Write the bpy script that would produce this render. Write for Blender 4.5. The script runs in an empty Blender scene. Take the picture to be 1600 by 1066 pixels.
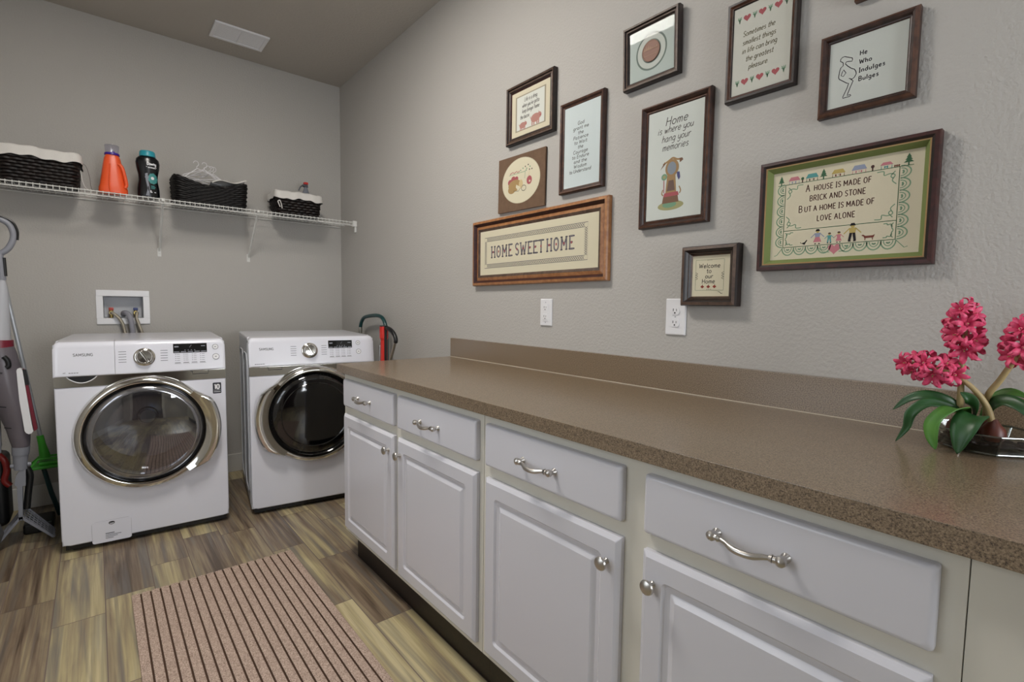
import bpy, bmesh, math, random
from mathutils import Vector, Matrix

random.seed(7)
S = bpy.context.scene
COL = S.collection
PI = math.pi

# ------------------------------------------------------------------ camera
cam_d = bpy.data.cameras.new('camera')
cam = bpy.data.objects.new('camera', cam_d)
COL.objects.link(cam)
yaw, pitch, roll, fpx = 0.6976, -0.0706, 0.0139, 777.6406
fw = Vector((math.sin(yaw)*math.cos(pitch), math.cos(yaw)*math.cos(pitch), math.sin(pitch)))
rt = Vector((math.cos(yaw), -math.sin(yaw), 0))
up = rt.cross(fw)
r2 = math.cos(roll)*rt + math.sin(roll)*up
u2 = -math.sin(roll)*rt + math.cos(roll)*up
M = Matrix((r2, u2, -fw)).transposed().to_4x4()
M.translation = Vector((-1.5032, -3.9005, 1.195))
cam.matrix_world = M
cam_d.sensor_fit = 'HORIZONTAL'
cam_d.sensor_width = 36.0
cam_d.lens = 36.0*fpx/1600.0
cam_d.clip_start = 0.02
S.camera = cam

# ------------------------------------------------------------------ world, exposure
W = bpy.data.worlds.new('world')
S.world = W
W.use_nodes = True
W.node_tree.nodes['Background'].inputs[0].default_value = (0.75, 0.85, 1.0, 1)
W.node_tree.nodes['Background'].inputs[1].default_value = 0.6
S.view_settings.view_transform = 'Standard'
S.view_settings.look = 'None'
S.view_settings.gamma = 1.0
S.view_settings.use_curve_mapping = False
S.view_settings.exposure = 0.59
LIGHT_MAIN = 34.0      # the fluorescent fixture over the middle of the room
FILL_CEILING = 3.0      # fill from a ceiling fixture added behind the camera
FILL_LEFT = 6.5       # soft side fill through an unseen opening in the left wall
FILL_FRONT = 31.0  # front fill through an opening added behind the camera

# ------------------------------------------------------------------ helpers
def lin(c):
    c = c/255.0
    return c/12.92 if c <= 0.04045 else ((c+0.055)/1.055)**2.4

def rgb(c):
    return (lin(c[0]), lin(c[1]), lin(c[2]), 1.0)

MATS = {}
def mat(name, col, rough=0.5, metal=0.0, spec=0.5, bump=None, coat=0.0, var=None, trans=0.0, emit=None):
    """col sRGB 0-255. bump=(scale, strength, distance). var=(scale, col2, contrast)."""
    if name in MATS: return MATS[name]
    m = bpy.data.materials.new(name); m.use_nodes = True
    nt = m.node_tree; N = nt.nodes; L = nt.links
    b = N['Principled BSDF']
    b.inputs['Base Color'].default_value = rgb(col)
    b.inputs['Roughness'].default_value = rough
    b.inputs['Metallic'].default_value = metal
    b.inputs['Specular IOR Level'].default_value = spec
    b.inputs['Coat Weight'].default_value = coat
    b.inputs['Coat Roughness'].default_value = 0.08
    if trans: b.inputs['Transmission Weight'].default_value = trans
    if emit:
        b.inputs['Emission Color'].default_value = rgb(emit[0]); b.inputs['Emission Strength'].default_value = emit[1]
    tc = N.new('ShaderNodeTexCoord')
    if var:
        n = N.new('ShaderNodeTexNoise'); n.inputs['Scale'].default_value = var[0]; n.inputs['Detail'].default_value = 5
        L.new(tc.outputs['Object'], n.inputs['Vector'])
        r = N.new('ShaderNodeValToRGB')
        k = var[2]
        r.color_ramp.elements[0].position = 0.5-k; r.color_ramp.elements[1].position = 0.5+k
        r.color_ramp.elements[0].color = rgb(col); r.color_ramp.elements[1].color = rgb(var[1])
        L.new(n.outputs['Fac'], r.inputs['Fac']); L.new(r.outputs['Color'], b.inputs['Base Color'])
    if bump:
        n = N.new('ShaderNodeTexNoise'); n.inputs['Scale'].default_value = bump[0]; n.inputs['Detail'].default_value = 3
        L.new(tc.outputs['Object'], n.inputs['Vector'])
        bp = N.new('ShaderNodeBump'); bp.inputs['Strength'].default_value = bump[1]; bp.inputs['Distance'].default_value = bump[2]
        L.new(n.outputs['Fac'], bp.inputs['Height']); L.new(bp.outputs['Normal'], b.inputs['Normal'])
    MATS[name] = m
    return m

def wood(name, c1, c2, rough=0.35, scale=(6, 60, 60), spec=0.5):
    if name in MATS: return MATS[name]
    m = bpy.data.materials.new(name); m.use_nodes = True
    nt = m.node_tree; N = nt.nodes; L = nt.links; b = N['Principled BSDF']
    tc = N.new('ShaderNodeTexCoord'); mp = N.new('ShaderNodeMapping'); mp.inputs['Scale'].default_value = scale
    L.new(tc.outputs['Object'], mp.inputs['Vector'])
    n = N.new('ShaderNodeTexNoise'); n.inputs['Scale'].default_value = 1.5; n.inputs['Detail'].default_value = 6; n.inputs['Distortion'].default_value = 0.6
    L.new(mp.outputs['Vector'], n.inputs['Vector'])
    r = N.new('ShaderNodeValToRGB'); r.color_ramp.elements[0].position = 0.35; r.color_ramp.elements[1].position = 0.68
    r.color_ramp.elements[0].color = rgb(c1); r.color_ramp.elements[1].color = rgb(c2)
    L.new(n.outputs['Fac'], r.inputs['Fac']); L.new(r.outputs['Color'], b.inputs['Base Color'])
    b.inputs['Roughness'].default_value = rough; b.inputs['Specular IOR Level'].default_value = spec
    MATS[name] = m
    return m

def glassy(name, tint=(235, 240, 240), f=1.45, rough=0.0):
    """clear thin pane: transparent body, Fresnel reflection"""
    if name in MATS: return MATS[name]
    m = bpy.data.materials.new(name); m.use_nodes = True
    nt = m.node_tree; N = nt.nodes; L = nt.links
    N.remove(N['Principled BSDF']); out = N['Material Output']
    t = N.new('ShaderNodeBsdfTransparent'); t.inputs[0].default_value = rgb(tint)
    g = N.new('ShaderNodeBsdfGlossy'); g.inputs['Roughness'].default_value = rough
    lw = N.new('ShaderNodeLayerWeight'); lw.inputs['Blend'].default_value = 0.5
    f0 = ((f-1)/(f+1))**2
    pw = N.new('ShaderNodeMath'); pw.operation = 'POWER'; pw.inputs[1].default_value = 5.0
    fr = N.new('ShaderNodeMath'); fr.operation = 'MULTIPLY_ADD'; fr.inputs[1].default_value = 1-f0; fr.inputs[2].default_value = f0
    L.new(lw.outputs['Facing'], pw.inputs[0]); L.new(pw.outputs[0], fr.inputs[0])
    mx = N.new('ShaderNodeMixShader')
    L.new(fr.outputs[0], mx.inputs[0]); L.new(t.outputs[0], mx.inputs[1]); L.new(g.outputs[0], mx.inputs[2])
    L.new(mx.outputs[0], out.inputs['Surface'])
    MATS[name] = m
    return m

class MB:
    """collects shapes into ONE mesh"""
    def __init__(s):
        s.v = []; s.f = []; s.m = []; s.x = None
    def add(s, vs, fs, m=0, T=None):
        o = len(s.v)
        for p in vs:
            p = Vector(p)
            if T is not None: p = T @ p
            if s.x is not None: p = s.x @ p
            s.v.append(p)
        for f in fs:
            s.f.append([i+o for i in f]); s.m.append(m)
        return s
    def box(s, x0, x1, y0, y1, z0, z1, m=0, bev=0, seg=2, T=None):
        if x0 > x1: x0, x1 = x1, x0
        if y0 > y1: y0, y1 = y1, y0
        if z0 > z1: z0, z1 = z1, z0
        if bev:
            bm = bmesh.new(); bmesh.ops.create_cube(bm, size=1)
            for q in bm.verts:
                q.co = Vector(((x0+x1)/2+q.co.x*(x1-x0), (y0+y1)/2+q.co.y*(y1-y0), (z0+z1)/2+q.co.z*(z1-z0)))
            bmesh.ops.bevel(bm, geom=bm.edges[:], offset=bev, segments=seg, profile=0.5, affect='EDGES')
            bm.verts.index_update()
            s.add([q.co.copy() for q in bm.verts], [[q.index for q in f.verts] for f in bm.faces], m, T); bm.free()
            return s
        vs = [(x0,y0,z0),(x1,y0,z0),(x1,y1,z0),(x0,y1,z0),(x0,y0,z1),(x1,y0,z1),(x1,y1,z1),(x0,y1,z1)]
        return s.add(vs, [(0,3,2,1),(4,5,6,7),(0,1,5,4),(1,2,6,5),(2,3,7,6),(3,0,4,7)], m, T)
    def tube(s, pts, r, seg=8, closed=False, m=0, caps=True, T=None, sq=1.0):
        pts = [Vector(p) for p in pts]; n = len(pts)
        rs = r if isinstance(r, (list, tuple)) else [r]*n
        tang = []
        for i in range(n):
            if closed: d = pts[(i+1) % n]-pts[i-1]
            else: d = pts[min(i+1, n-1)]-pts[max(i-1, 0)]
            tang.append(d.normalized() if d.length > 1e-9 else Vector((0,0,1)))
        a = Vector((0,0,1))
        if abs(tang[0].dot(a)) > 0.9: a = Vector((0,1,0)) if abs(tang[0].y) < .9 else Vector((1,0,0))
        nr = (a-tang[0]*a.dot(tang[0])).normalized()
        vs = []; fs = []
        for i in range(n):
            nr = (nr-tang[i]*nr.dot(tang[i]))
            nr = nr.normalized() if nr.length > 1e-6 else tang[i].orthogonal().normalized()
            bi = tang[i].cross(nr)
            for k in range(seg):
                t = 2*PI*k/seg
                vs.append(pts[i]+rs[i]*(math.cos(t)*nr*sq+math.sin(t)*bi))
        rings = n if closed else n-1
        for i in range(rings):
            j = (i+1) % n
            for k in range(seg):
                k2 = (k+1) % seg
                fs.append((i*seg+k, i*seg+k2, j*seg+k2, j*seg+k))
        if caps and not closed:
            fs.append(tuple(range(seg))[::-1]); fs.append(tuple((n-1)*seg+k for k in range(seg)))
        return s.add(vs, fs, m, T)
    def cyl(s, p0, p1, r0, r1=None, seg=24, m=0, T=None):
        return s.tube([p0, p1], [r0, r0 if r1 is None else r1], seg, False, m, True, T)
    def lathe(s, prof, seg=40, m=0, T=None, a0=0, a1=2*PI, caps=True):
        """profile (r, z) turned about z"""
        full = abs(a1-a0-2*PI) < 1e-6
        na = seg if full else seg+1
        vs = []; fs = []
        for r, z in prof:
            for k in range(na):
                t = a0+(a1-a0)*k/seg
                vs.append((r*math.cos(t), r*math.sin(t), z))
        for i in range(len(prof)-1):
            for k in range(seg):
                k2 = (k+1) % na
                fs.append((i*na+k, i*na+k2, (i+1)*na+k2, (i+1)*na+k))
        if caps and full:
            if prof[0][0] > 1e-6: fs.append(tuple(range(na))[::-1])
            if prof[-1][0] > 1e-6: fs.append(tuple((len(prof)-1)*na+k for k in range(na)))
        return s.add(vs, fs, m, T)
    def prism(s, poly, y0, y1, m=0, T=None):
        """poly in (x, z), counter-clockwise seen from -Y; y0 = front, y1 = back"""
        n = len(poly)
        vs = [(p[0], y0, p[1]) for p in poly]+[(p[0], y1, p[1]) for p in poly]
        fs = [tuple(range(n)), tuple(range(2*n-1, n-1, -1))]
        for i in range(n):
            j = (i+1) % n
            fs.append((i, n+i, n+j, j))
        return s.add(vs, fs, m, T)
    def rings(s, rr, w, h, m=0, seg=4, T=None, cap=True, mats=None):
        """stack of rounded rectangles facing -Y: rr = [(inset, y, corner radius)]"""
        vs = []; fs = []; ms = []
        for ins, y, rad in rr:
            p = rrect(ins, ins, w-ins, h-ins, max(rad, 1e-4), seg)
            vs += [(a, y, b) for a, b in p]
        n = len(p)
        for i in range(len(rr)-1):
            for k in range(n):
                k2 = (k+1) % n
                fs.append((i*n+k, i*n+k2, (i+1)*n+k2, (i+1)*n+k))
                ms.append(m if mats is None else mats[i])
        if cap:
            fs.append(tuple((len(rr)-1)*n+k for k in range(n))); ms.append(m if mats is None else mats[-1])
        o = len(s.m)
        s.add(vs, fs, m, T)
        for i, q in enumerate(ms): s.m[o+i] = q
        return s
    # flat marks on an XZ face at depth y, drawn u right, v up, seen from -Y
    def poly(s, pts, y, m=0, T=None):
        a = 0
        for i in range(len(pts)):
            p, q = pts[i], pts[(i+1) % len(pts)]
            a += p[0]*q[1]-q[0]*p[1]
        if a < 0: pts = pts[::-1]
        return s.add([(p[0], y, p[1]) for p in pts], [tuple(range(len(pts)))], m, T)
    def disc(s, u, v, ru, rv, y, m=0, n=20, T=None):
        return s.poly([(u+ru*math.cos(2*PI*k/n), v+rv*math.sin(2*PI*k/n)) for k in range(n)], y, m, T)
    def line(s, pts, w, y, m=0, closed=False, T=None):
        n = len(pts)
        if n < 2: return s
        L = []; R = []
        for i in range(n):
            if closed: a, b = pts[i-1], pts[(i+1) % n]
            else: a, b = pts[max(i-1, 0)], pts[min(i+1, n-1)]
            dx, dz = b[0]-a[0], b[1]-a[1]; l = math.hypot(dx, dz) or 1
            nx, nz = -dz/l*w/2, dx/l*w/2
            L.append((pts[i][0]+nx, pts[i][1]+nz)); R.append((pts[i][0]-nx, pts[i][1]-nz))
        vs = [(p[0], y, p[1]) for p in R]+[(p[0], y, p[1]) for p in L]
        fs = []
        for i in range(n if closed else n-1):
            j = (i+1) % n
            fs.append((i, j, n+j, n+i))
        return s.add(vs, fs, m, T)
    def ring(s, u, v, r, w, y, m=0, n=28, T=None, rv=None):
        rv = rv or r
        return s.line([(u+r*math.cos(2*PI*k/n), v+rv*math.sin(2*PI*k/n)) for k in range(n)], w, y, m, True, T)
    def rect(s, u0, v0, u1, v1, y, m=0, T=None):
        return s.poly([(u0, v0), (u1, v0), (u1, v1), (u0, v1)], y, m, T)
    def build(s, name, mats, parent=None, angle=38, flat=False):
        me = bpy.data.meshes.new(name)
        me.from_pydata([tuple(p) for p in s.v], [], s.f)
        if not isinstance(mats, (list, tuple)): mats = [mats]
        for q in mats: me.materials.append(q)
        me.polygons.foreach_set('material_index', s.m)
        me.update()
        if not flat:
            me.shade_smooth(); me.set_sharp_from_angle(angle=math.radians(angle))
        o = bpy.data.objects.new(name, me); COL.objects.link(o)
        if not flat:
            wn = o.modifiers.new('normals', 'WEIGHTED_NORMAL'); wn.keep_sharp = True; wn.weight = 80
        if parent is not None: o.parent = parent
        return o

def rrect(x0, z0, x1, z1, r, seg=4):
    r = min(r, (x1-x0)/2-1e-5, (z1-z0)/2-1e-5)
    out = []
    for cx, cz, a in ((x1-r, z0+r, -PI/2), (x1-r, z1-r, 0), (x0+r, z1-r, PI/2), (x0+r, z0+r, PI)):
        for k in range(seg+1):
            t = a+PI/2*k/seg
            out.append((cx+r*math.cos(t), cz+r*math.sin(t)))
    return out

def smooth(pts, n=6, closed=False):
    """Catmull-Rom through points of any dimension"""
    P = [tuple(p) for p in pts]; out = []; N = len(P)
    if N < 3: return P
    for i in range(N if closed else N-1):
        if closed: a, b, c, d = P[i-1], P[i], P[(i+1) % N], P[(i+2) % N]
        else: a, b, c, d = P[max(i-1, 0)], P[i], P[i+1], P[min(i+2, N-1)]
        for k in range(n):
            t = k/n
            out.append(tuple(0.5*(2*b[j]+(c[j]-a[j])*t+(2*a[j]-5*b[j]+4*c[j]-d[j])*t*t+(3*b[j]-a[j]-3*c[j]+d[j])*t**3) for j in range(len(b))))
    if not closed: out.append(P[-1])
    return out

def even(path, n):
    """n points evenly spaced along a closed 2-D path"""
    per = [0]
    for i in range(len(path)):
        a, c = path[i], path[(i+1) % len(path)]
        per.append(per[-1]+math.hypot(c[0]-a[0], c[1]-a[1]))
    out = []; j = 0
    for q in range(n):
        s_ = per[-1]*q/n
        while per[j+1] < s_: j += 1
        a, c = path[j], path[(j+1) % len(path)]; f = (s_-per[j])/max(1e-9, per[j+1]-per[j])
        out.append((a[0]+(c[0]-a[0])*f, a[1]+(c[1]-a[1])*f))
    return out

def thing(name, label, cat, loc=(0,0,0), rotz=0.0, group=None):
    o = bpy.data.objects.new(name, None); COL.objects.link(o)
    o.empty_display_size = 0.05
    o.location = loc; o.rotation_euler = (0, 0, rotz)
    return tag(o, label, cat, group)
def tag(o, label, cat, group=None):
    o['label'] = label; o['category'] = cat
    if group: o['group'] = group
    return o
def struct(o):
    o['kind'] = 'structure'; return o
def up_to(axis):
    """matrix turning local z to the given axis"""
    return Vector((0,0,1)).rotation_difference(Vector(axis)).to_matrix().to_4x4()
def TR(x, y, z): return Matrix.Translation((x, y, z))

# ------------------------------------------------------------------ one-line stitched lettering
G = {
'a': (.58, [[(.42,.5),(.25,.6),(.06,.42),(.06,.16),(.2,0),(.38,.14),(.43,.58)], [(.43,.58),(.43,.1),(.52,0)]]),
'b': (.52, [[(.06,1),(.06,0)], [(.06,.4),(.22,.6),(.43,.45),(.43,.15),(.24,0),(.06,.12)]]),
'c': (.5, [[(.42,.5),(.25,.6),(.06,.42),(.06,.16),(.22,0),(.42,.1)]]),
'd': (.56, [[(.43,.4),(.25,.6),(.06,.42),(.06,.15),(.22,0),(.43,.15)], [(.43,1),(.43,0)]]),
'e': (.52, [[(.06,.3),(.42,.34),(.38,.54),(.22,.6),(.06,.42),(.06,.15),(.22,0),(.42,.1)]]),
'f': (.42, [[(.42,.92),(.3,1),(.18,.85),(.18,0)], [(.02,.58),(.36,.58)]]),
'g': (.56, [[(.43,.5),(.25,.6),(.06,.42),(.06,.18),(.22,.02),(.43,.18)], [(.43,.58),(.43,-.2),(.25,-.36),(.06,-.28)]]),
'h': (.52, [[(.06,1),(.06,0)], [(.06,.4),(.22,.6),(.41,.5),(.41,0)]]),
'i': (.24, [[(.1,.58),(.1,0)], [(.1,.76),(.1,.84)]]),
'k': (.48, [[(.06,1),(.06,0)], [(.38,.58),(.08,.28)], [(.14,.34),(.4,0)]]),
'l': (.24, [[(.1,1),(.1,0)]]),
'm': (.72, [[(.06,.58),(.06,0)], [(.06,.42),(.19,.6),(.32,.5),(.32,0)], [(.32,.42),(.45,.6),(.58,.5),(.58,0)]]),
'n': (.54, [[(.06,.58),(.06,0)], [(.06,.4),(.22,.6),(.41,.5),(.41,0)]]),
'o': (.54, [[(.25,.6),(.06,.45),(.06,.15),(.25,0),(.44,.15),(.44,.45),(.25,.6)]]),
'p': (.52, [[(.06,.58),(.06,-.36)], [(.06,.4),(.22,.6),(.43,.45),(.43,.15),(.24,0),(.06,.12)]]),
'r': (.42, [[(.06,.58),(.06,0)], [(.06,.36),(.2,.57),(.38,.56)]]),
's': (.48, [[(.38,.52),(.22,.6),(.07,.48),(.2,.33),(.38,.2),(.3,.02),(.06,.06)]]),
't': (.4, [[(.17,.9),(.17,.1),(.26,0),(.36,.05)], [(.02,.58),(.34,.58)]]),
'u': (.54, [[(.06,.58),(.06,.14),(.2,0),(.36,.1),(.42,.3)], [(.42,.58),(.42,0)]]),
'v': (.48, [[(.04,.58),(.22,0)], [(.22,0),(.4,.58)]]),
'w': (.68, [[(.04,.58),(.17,0)], [(.17,0),(.31,.5)], [(.31,.5),(.45,0)], [(.45,0),(.58,.58)]]),
'y': (.52, [[(.06,.58),(.08,.2),(.22,.06),(.42,.22)], [(.43,.58),(.42,-.15),(.25,-.36),(.06,-.26)]]),
"'": (.18, [[(.08,1),(.06,.82)]]), '.': (.22, [[(.08,.0),(.08,.08)]]),
'A': (.72, [[(.04,0),(.3,1)], [(.3,1),(.58,0)], [(.14,.38),(.48,.38)]]),
'B': (.64, [[(.08,0),(.08,1)], [(.08,1),(.4,.98),(.5,.76),(.36,.54),(.08,.53)], [(.08,.53),(.46,.5),(.55,.26),(.42,.02),(.08,0)]]),
'C': (.66, [[(.56,.84),(.36,1),(.1,.82),(.06,.4),(.2,.06),(.42,0),(.58,.14)]]),
'D': (.68, [[(.08,0),(.08,1)], [(.08,1),(.36,.97),(.58,.72),(.58,.3),(.36,.03),(.08,0)]]),
'E': (.58, [[(.5,1),(.08,1)], [(.08,1),(.08,0)], [(.08,0),(.5,0)], [(.08,.52),(.42,.52)]]),
'F': (.56, [[(.5,1),(.08,1)], [(.08,1),(.08,0)], [(.08,.52),(.42,.52)]]),
'Y': (.6, [[(.04,1),(.28,.5)], [(.54,1),(.28,.5)], [(.28,.5),(.28,0)]]),
'G': (.7, [[(.58,.84),(.36,1),(.1,.82),(.06,.4),(.2,.05),(.42,0),(.6,.14),(.6,.42)], [(.38,.44),(.62,.44)]]),
'H': (.7, [[(.08,1),(.08,0)], [(.58,1),(.58,0)], [(.08,.5),(.58,.5)]]),
'I': (.32, [[(.14,1),(.14,0)], [(.02,1),(.26,1)], [(.02,0),(.26,0)]]),
'K': (.62, [[(.08,1),(.08,0)], [(.52,1),(.08,.42)], [(.2,.56),(.54,0)]]),
'L': (.54, [[(.08,1),(.08,0)], [(.08,0),(.46,0)]]),
'M': (.82, [[(.08,0),(.08,1)], [(.08,1),(.38,.3)], [(.38,.3),(.68,1)], [(.68,1),(.68,0)]]),
'N': (.72, [[(.08,0),(.08,1)], [(.08,1),(.58,0)], [(.58,0),(.58,1)]]),
'O': (.72, [[(.32,1),(.1,.84),(.06,.5),(.1,.16),(.32,0),(.54,.16),(.6,.5),(.54,.84),(.32,1)]]),
'P': (.6, [[(.08,0),(.08,1)], [(.08,1),(.42,.97),(.52,.75),(.4,.5),(.08,.47)]]),
'R': (.64, [[(.08,0),(.08,1)], [(.08,1),(.42,.97),(.52,.75),(.4,.52),(.08,.5)], [(.28,.5),(.56,0)]]),
'S': (.6, [[(.5,.86),(.3,1),(.09,.86),(.12,.62),(.42,.42),(.5,.2),(.32,0),(.06,.12)]]),
'T': (.6, [[(.02,1),(.56,1)], [(.29,1),(.29,0)]]),
'U': (.7, [[(.08,1),(.08,.25),(.2,.02),(.44,.02),(.58,.25),(.58,1)]]),
'V': (.66, [[(.04,1),(.3,0)], [(.3,0),(.58,1)]]),
'W': (.9, [[(.02,1),(.2,0)], [(.2,0),(.4,.8)], [(.4,.8),(.6,0)], [(.6,0),(.8,1)]]),
'1': (.4, [[(.06,.8),(.24,1)], [(.24,1),(.24,0)]]), '0': (.6, [[(.28,1),(.08,.8),(.08,.2),(.28,0),(.48,.2),(.48,.8),(.28,1)]]),
}
def text_w(t, h, sp=0.06):
    return sum((.34 if c == ' ' else G[c][0]+sp)*h for c in t)-sp*h
def write(b, t, u, v, h, w, y, m=0, align='c', slant=0.0, sp=0.06, curve=True, T=None, sx=1.0, serif=0.0):
    """stitch text t with baseline centre (u, v), capital height h, thread width w"""
    tw = text_w(t, h, sp)*sx
    x = u-tw/2 if align == 'c' else u
    for c in t:
        if c == ' ':
            x += .34*h*sx; continue
        adv, strokes = G[c]
        for st in strokes:
            pts = smooth(st, 4) if (curve and len(st) > 2) else st
            b.line([(x+(px*sx+slant*py)*h, v+py*h) for px, py in pts], w, y, m, T=T)
            if serif:
                for q in (st[0], st[-1]):
                    if q[1] in (0, 1, 0.0):
                        b.line([(x+(q[0]*sx)*h-serif*h, v+q[1]*h), (x+q[0]*sx*h+serif*h, v+q[1]*h)], w*.8, y, m, T=T)
        x += (adv+sp)*h*sx
# ------------------------------------------------------------------ shared materials
M_wall = mat('painted plaster', (179, 176, 171), 0.9, bump=(105, 0.75, 0.003), spec=0.2)
M_ceil = mat('ceiling texture', (176, 170, 161), 0.95, bump=(60, 0.5, 0.006), spec=0.1)
M_trim = mat('trim paint', (205, 203, 198), 0.45)
M_white = mat('appliance white', (222, 223, 232), 0.22, coat=0.3)
M_side = mat('appliance side', (205, 208, 214), 0.3)
M_chrome = mat('chrome', (216, 214, 208), 0.10, metal=1.0)
M_steel = mat('brushed steel', (176, 172, 162), 0.28, metal=1.0)
M_nickel = mat('satin nickel', (196, 192, 186), 0.30, metal=1.0)
M_black = mat('black plastic', (14, 14, 15), 0.4)
M_gloss = mat('black gloss', (8, 8, 10), 0.05, coat=0.5)
M_grey = mat('grey plastic', (128, 130, 138), 0.4)
M_lgrey = mat('light grey plastic', (172, 174, 180), 0.4)
M_ink = mat('grey print', (120, 122, 128), 0.6)
M_plate = mat('white plastic', (226, 226, 228), 0.35)

# ------------------------------------------------------------------ setting
YB = -5.7     # wall behind the camera
XL = -2.40    # left wall
ZC = 2.8512
# floor of wood-look tile planks: each plank a face with its own tone, grout in the gaps
fm = MB()
edges = [-2.4, -2.285, -2.13, -1.975, -1.82, -1.665, -1.511, -1.350, -1.203, -1.047, -0.890, -0.742, -0.585, -0.43, -0.275, -0.12, 0.0]
first = {-1.82: -1.275, -1.665: -1.51, -1.511: -1.40, -1.350: -1.205, -1.203: -0.985, -1.047: -1.66, -0.890: -1.40, -0.742: -1.61, -0.585: -1.19, -1.975: -0.98}
tone_at = {(-1.82, 0): .38, (-1.82, 1): .30, (-1.665, 0): .60, (-1.665, 1): .66, (-1.511, 0): .25, (-1.511, 1): .70, (-1.350, 0): .50, (-1.350, 1): .62,
           (-1.203, 0): .6, (-1.203, 1): .30, (-1.047, 0): .36, (-0.890, 0): .22, (-0.890, 1): .55, (-0.890, 2): .78, (-0.742, 0): .5, (-0.742, 1): .26, (-0.742, 2): .82, (-0.585, 1): .45}
rnd = random.Random(3)
tones = []; seeds = []
g = 0.0018
fm.add([(XL, YB, -0.0012), (0, YB, -0.0012), (0, 0, -0.0012), (XL, 0, -0.0012)], [(0, 1, 2, 3)], 1)
tones.append(0); seeds.append(0)
for i in range(len(edges)-1):
    xa, xb = edges[i], edges[i+1]
    y = first.get(xa, -rnd.random()*.6)
    cuts = [0.0]+[y-.605*k for k in range(-3, 12)]
    cuts = sorted([c for c in cuts if YB < c <= 0], reverse=True)
    cuts.append(YB)
    n0 = sum(1 for c in cuts if c > y+1e-6)-1
    for k in range(len(cuts)-1):
        a, b_ = cuts[k], cuts[k+1]
        if a-b_ < 0.01: continue
        fm.add([(xa+g, b_+g, 0), (xb-g, b_+g, 0), (xb-g, a-g, 0), (xa+g, a-g, 0)], [(0, 1, 2, 3)], 0)
        tones.append(tone_at.get((xa, k-n0), rnd.uniform(.2, .8))); seeds.append(rnd.random())
def plank_material():
    m = bpy.data.materials.new('wood look tile'); m.use_nodes = True
    nt = m.node_tree; N = nt.nodes; L = nt.links; b = N['Principled BSDF']
    tc = N.new('ShaderNodeTexCoord')
    at = N.new('ShaderNodeAttribute'); at.attribute_name = 'tone'
    sd = N.new('ShaderNodeAttribute'); sd.attribute_name = 'seed'
    cm = N.new('ShaderNodeCombineXYZ'); ml = N.new('ShaderNodeMath'); ml.operation = 'MULTIPLY'; ml.inputs[1].default_value = 37.0
    L.new(sd.outputs['Fac'], ml.inputs[0]); L.new(ml.outputs[0], cm.inputs['Z']); L.new(ml.outputs[0], cm.inputs['X'])
    ad = N.new('ShaderNodeVectorMath'); ad.operation = 'ADD'
    L.new(tc.outputs['Object'], ad.inputs[0]); L.new(cm.outputs[0], ad.inputs[1])
    def noise(scale, mapping, dist, det=5):
        mp = N.new('ShaderNodeMapping'); mp.inputs['Scale'].default_value = mapping
        L.new(ad.outputs[0], mp.inputs['Vector'])
        n = N.new('ShaderNodeTexNoise'); n.inputs['Scale'].default_value = scale; n.inputs['Detail'].default_value = det; n.inputs['Distortion'].default_value = dist
        L.new(mp.outputs['Vector'], n.inputs['Vector']); return n
    big = noise(1.0, (17, 1.1, 1), 1.0)
    fine = noise(1.0, (95, 2.2, 1), 0.5)
    grey = noise(1.0, (26, 1.0, 1), 0.8)
    # tone + broad figure
    s1 = N.new('ShaderNodeMath'); s1.operation = 'SUBTRACT'; s1.inputs[1].default_value = 0.5; L.new(big.outputs['Fac'], s1.inputs[0])
    s2 = N.new('ShaderNodeMath'); s2.operation = 'MULTIPLY_ADD'; s2.inputs[1].default_value = 1.9; L.new(s1.outputs[0], s2.inputs[0]); L.new(at.outputs['Fac'], s2.inputs[2])
    s3 = N.new('ShaderNodeMath'); s3.operation = 'SUBTRACT'; s3.inputs[1].default_value = 0.5; L.new(fine.outputs['Fac'], s3.inputs[0])
    s4 = N.new('ShaderNodeMath'); s4.operation = 'MULTIPLY_ADD'; s4.inputs[1].default_value = 0.9; L.new(s3.outputs[0], s4.inputs[0]); L.new(s2.outputs[0], s4.inputs[2])
    r = N.new('ShaderNodeValToRGB'); e = r.color_ramp.elements
    e[0].position = 0.0; e[0].color = rgb((84, 69, 55)); e[1].position = 1.0; e[1].color = rgb((194, 181, 142))
    q = e.new(0.3); q.color = rgb((124, 107, 88)); q = e.new(0.55); q.color = rgb((154, 139, 110)); q = e.new(0.75); q.color = rgb((174, 160, 121))
    L.new(s4.outputs[0], r.inputs['Fac'])
    gr = N.new('ShaderNodeValToRGB'); gr.color_ramp.elements[0].position = 0.50; gr.color_ramp.elements[1].position = 0.68
    gr.color_ramp.elements[0].color = (0, 0, 0, 1); gr.color_ramp.elements[1].color = (.8, .8, .8, 1)
    L.new(grey.outputs['Fac'], gr.inputs['Fac'])
    mx = N.new('ShaderNodeMix'); mx.data_type = 'RGBA'
    L.new(gr.outputs['Color'], mx.inputs['Factor']); L.new(r.outputs['Color'], mx.inputs['A']); mx.inputs['B'].default_value = rgb((112, 107, 101))
    L.new(mx.outputs['Result'], b.inputs['Base Color'])
    b.inputs['Roughness'].default_value = 0.34; b.inputs['Specular IOR Level'].default_value = 0.45
    return m
floor = fm.build('floor', [plank_material(), mat('grout', (122, 108, 100), 0.9)], flat=True)
struct(floor)
a = floor.data.attributes.new('tone', 'FLOAT', 'FACE'); a.data.foreach_set('value', tones)
a = floor.data.attributes.new('seed', 'FLOAT', 'FACE'); a.data.foreach_set('value', seeds)

struct(MB().box(XL-.1, .1, YB-.1, .1, ZC, ZC+.1).build('ceiling', M_ceil))
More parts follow.
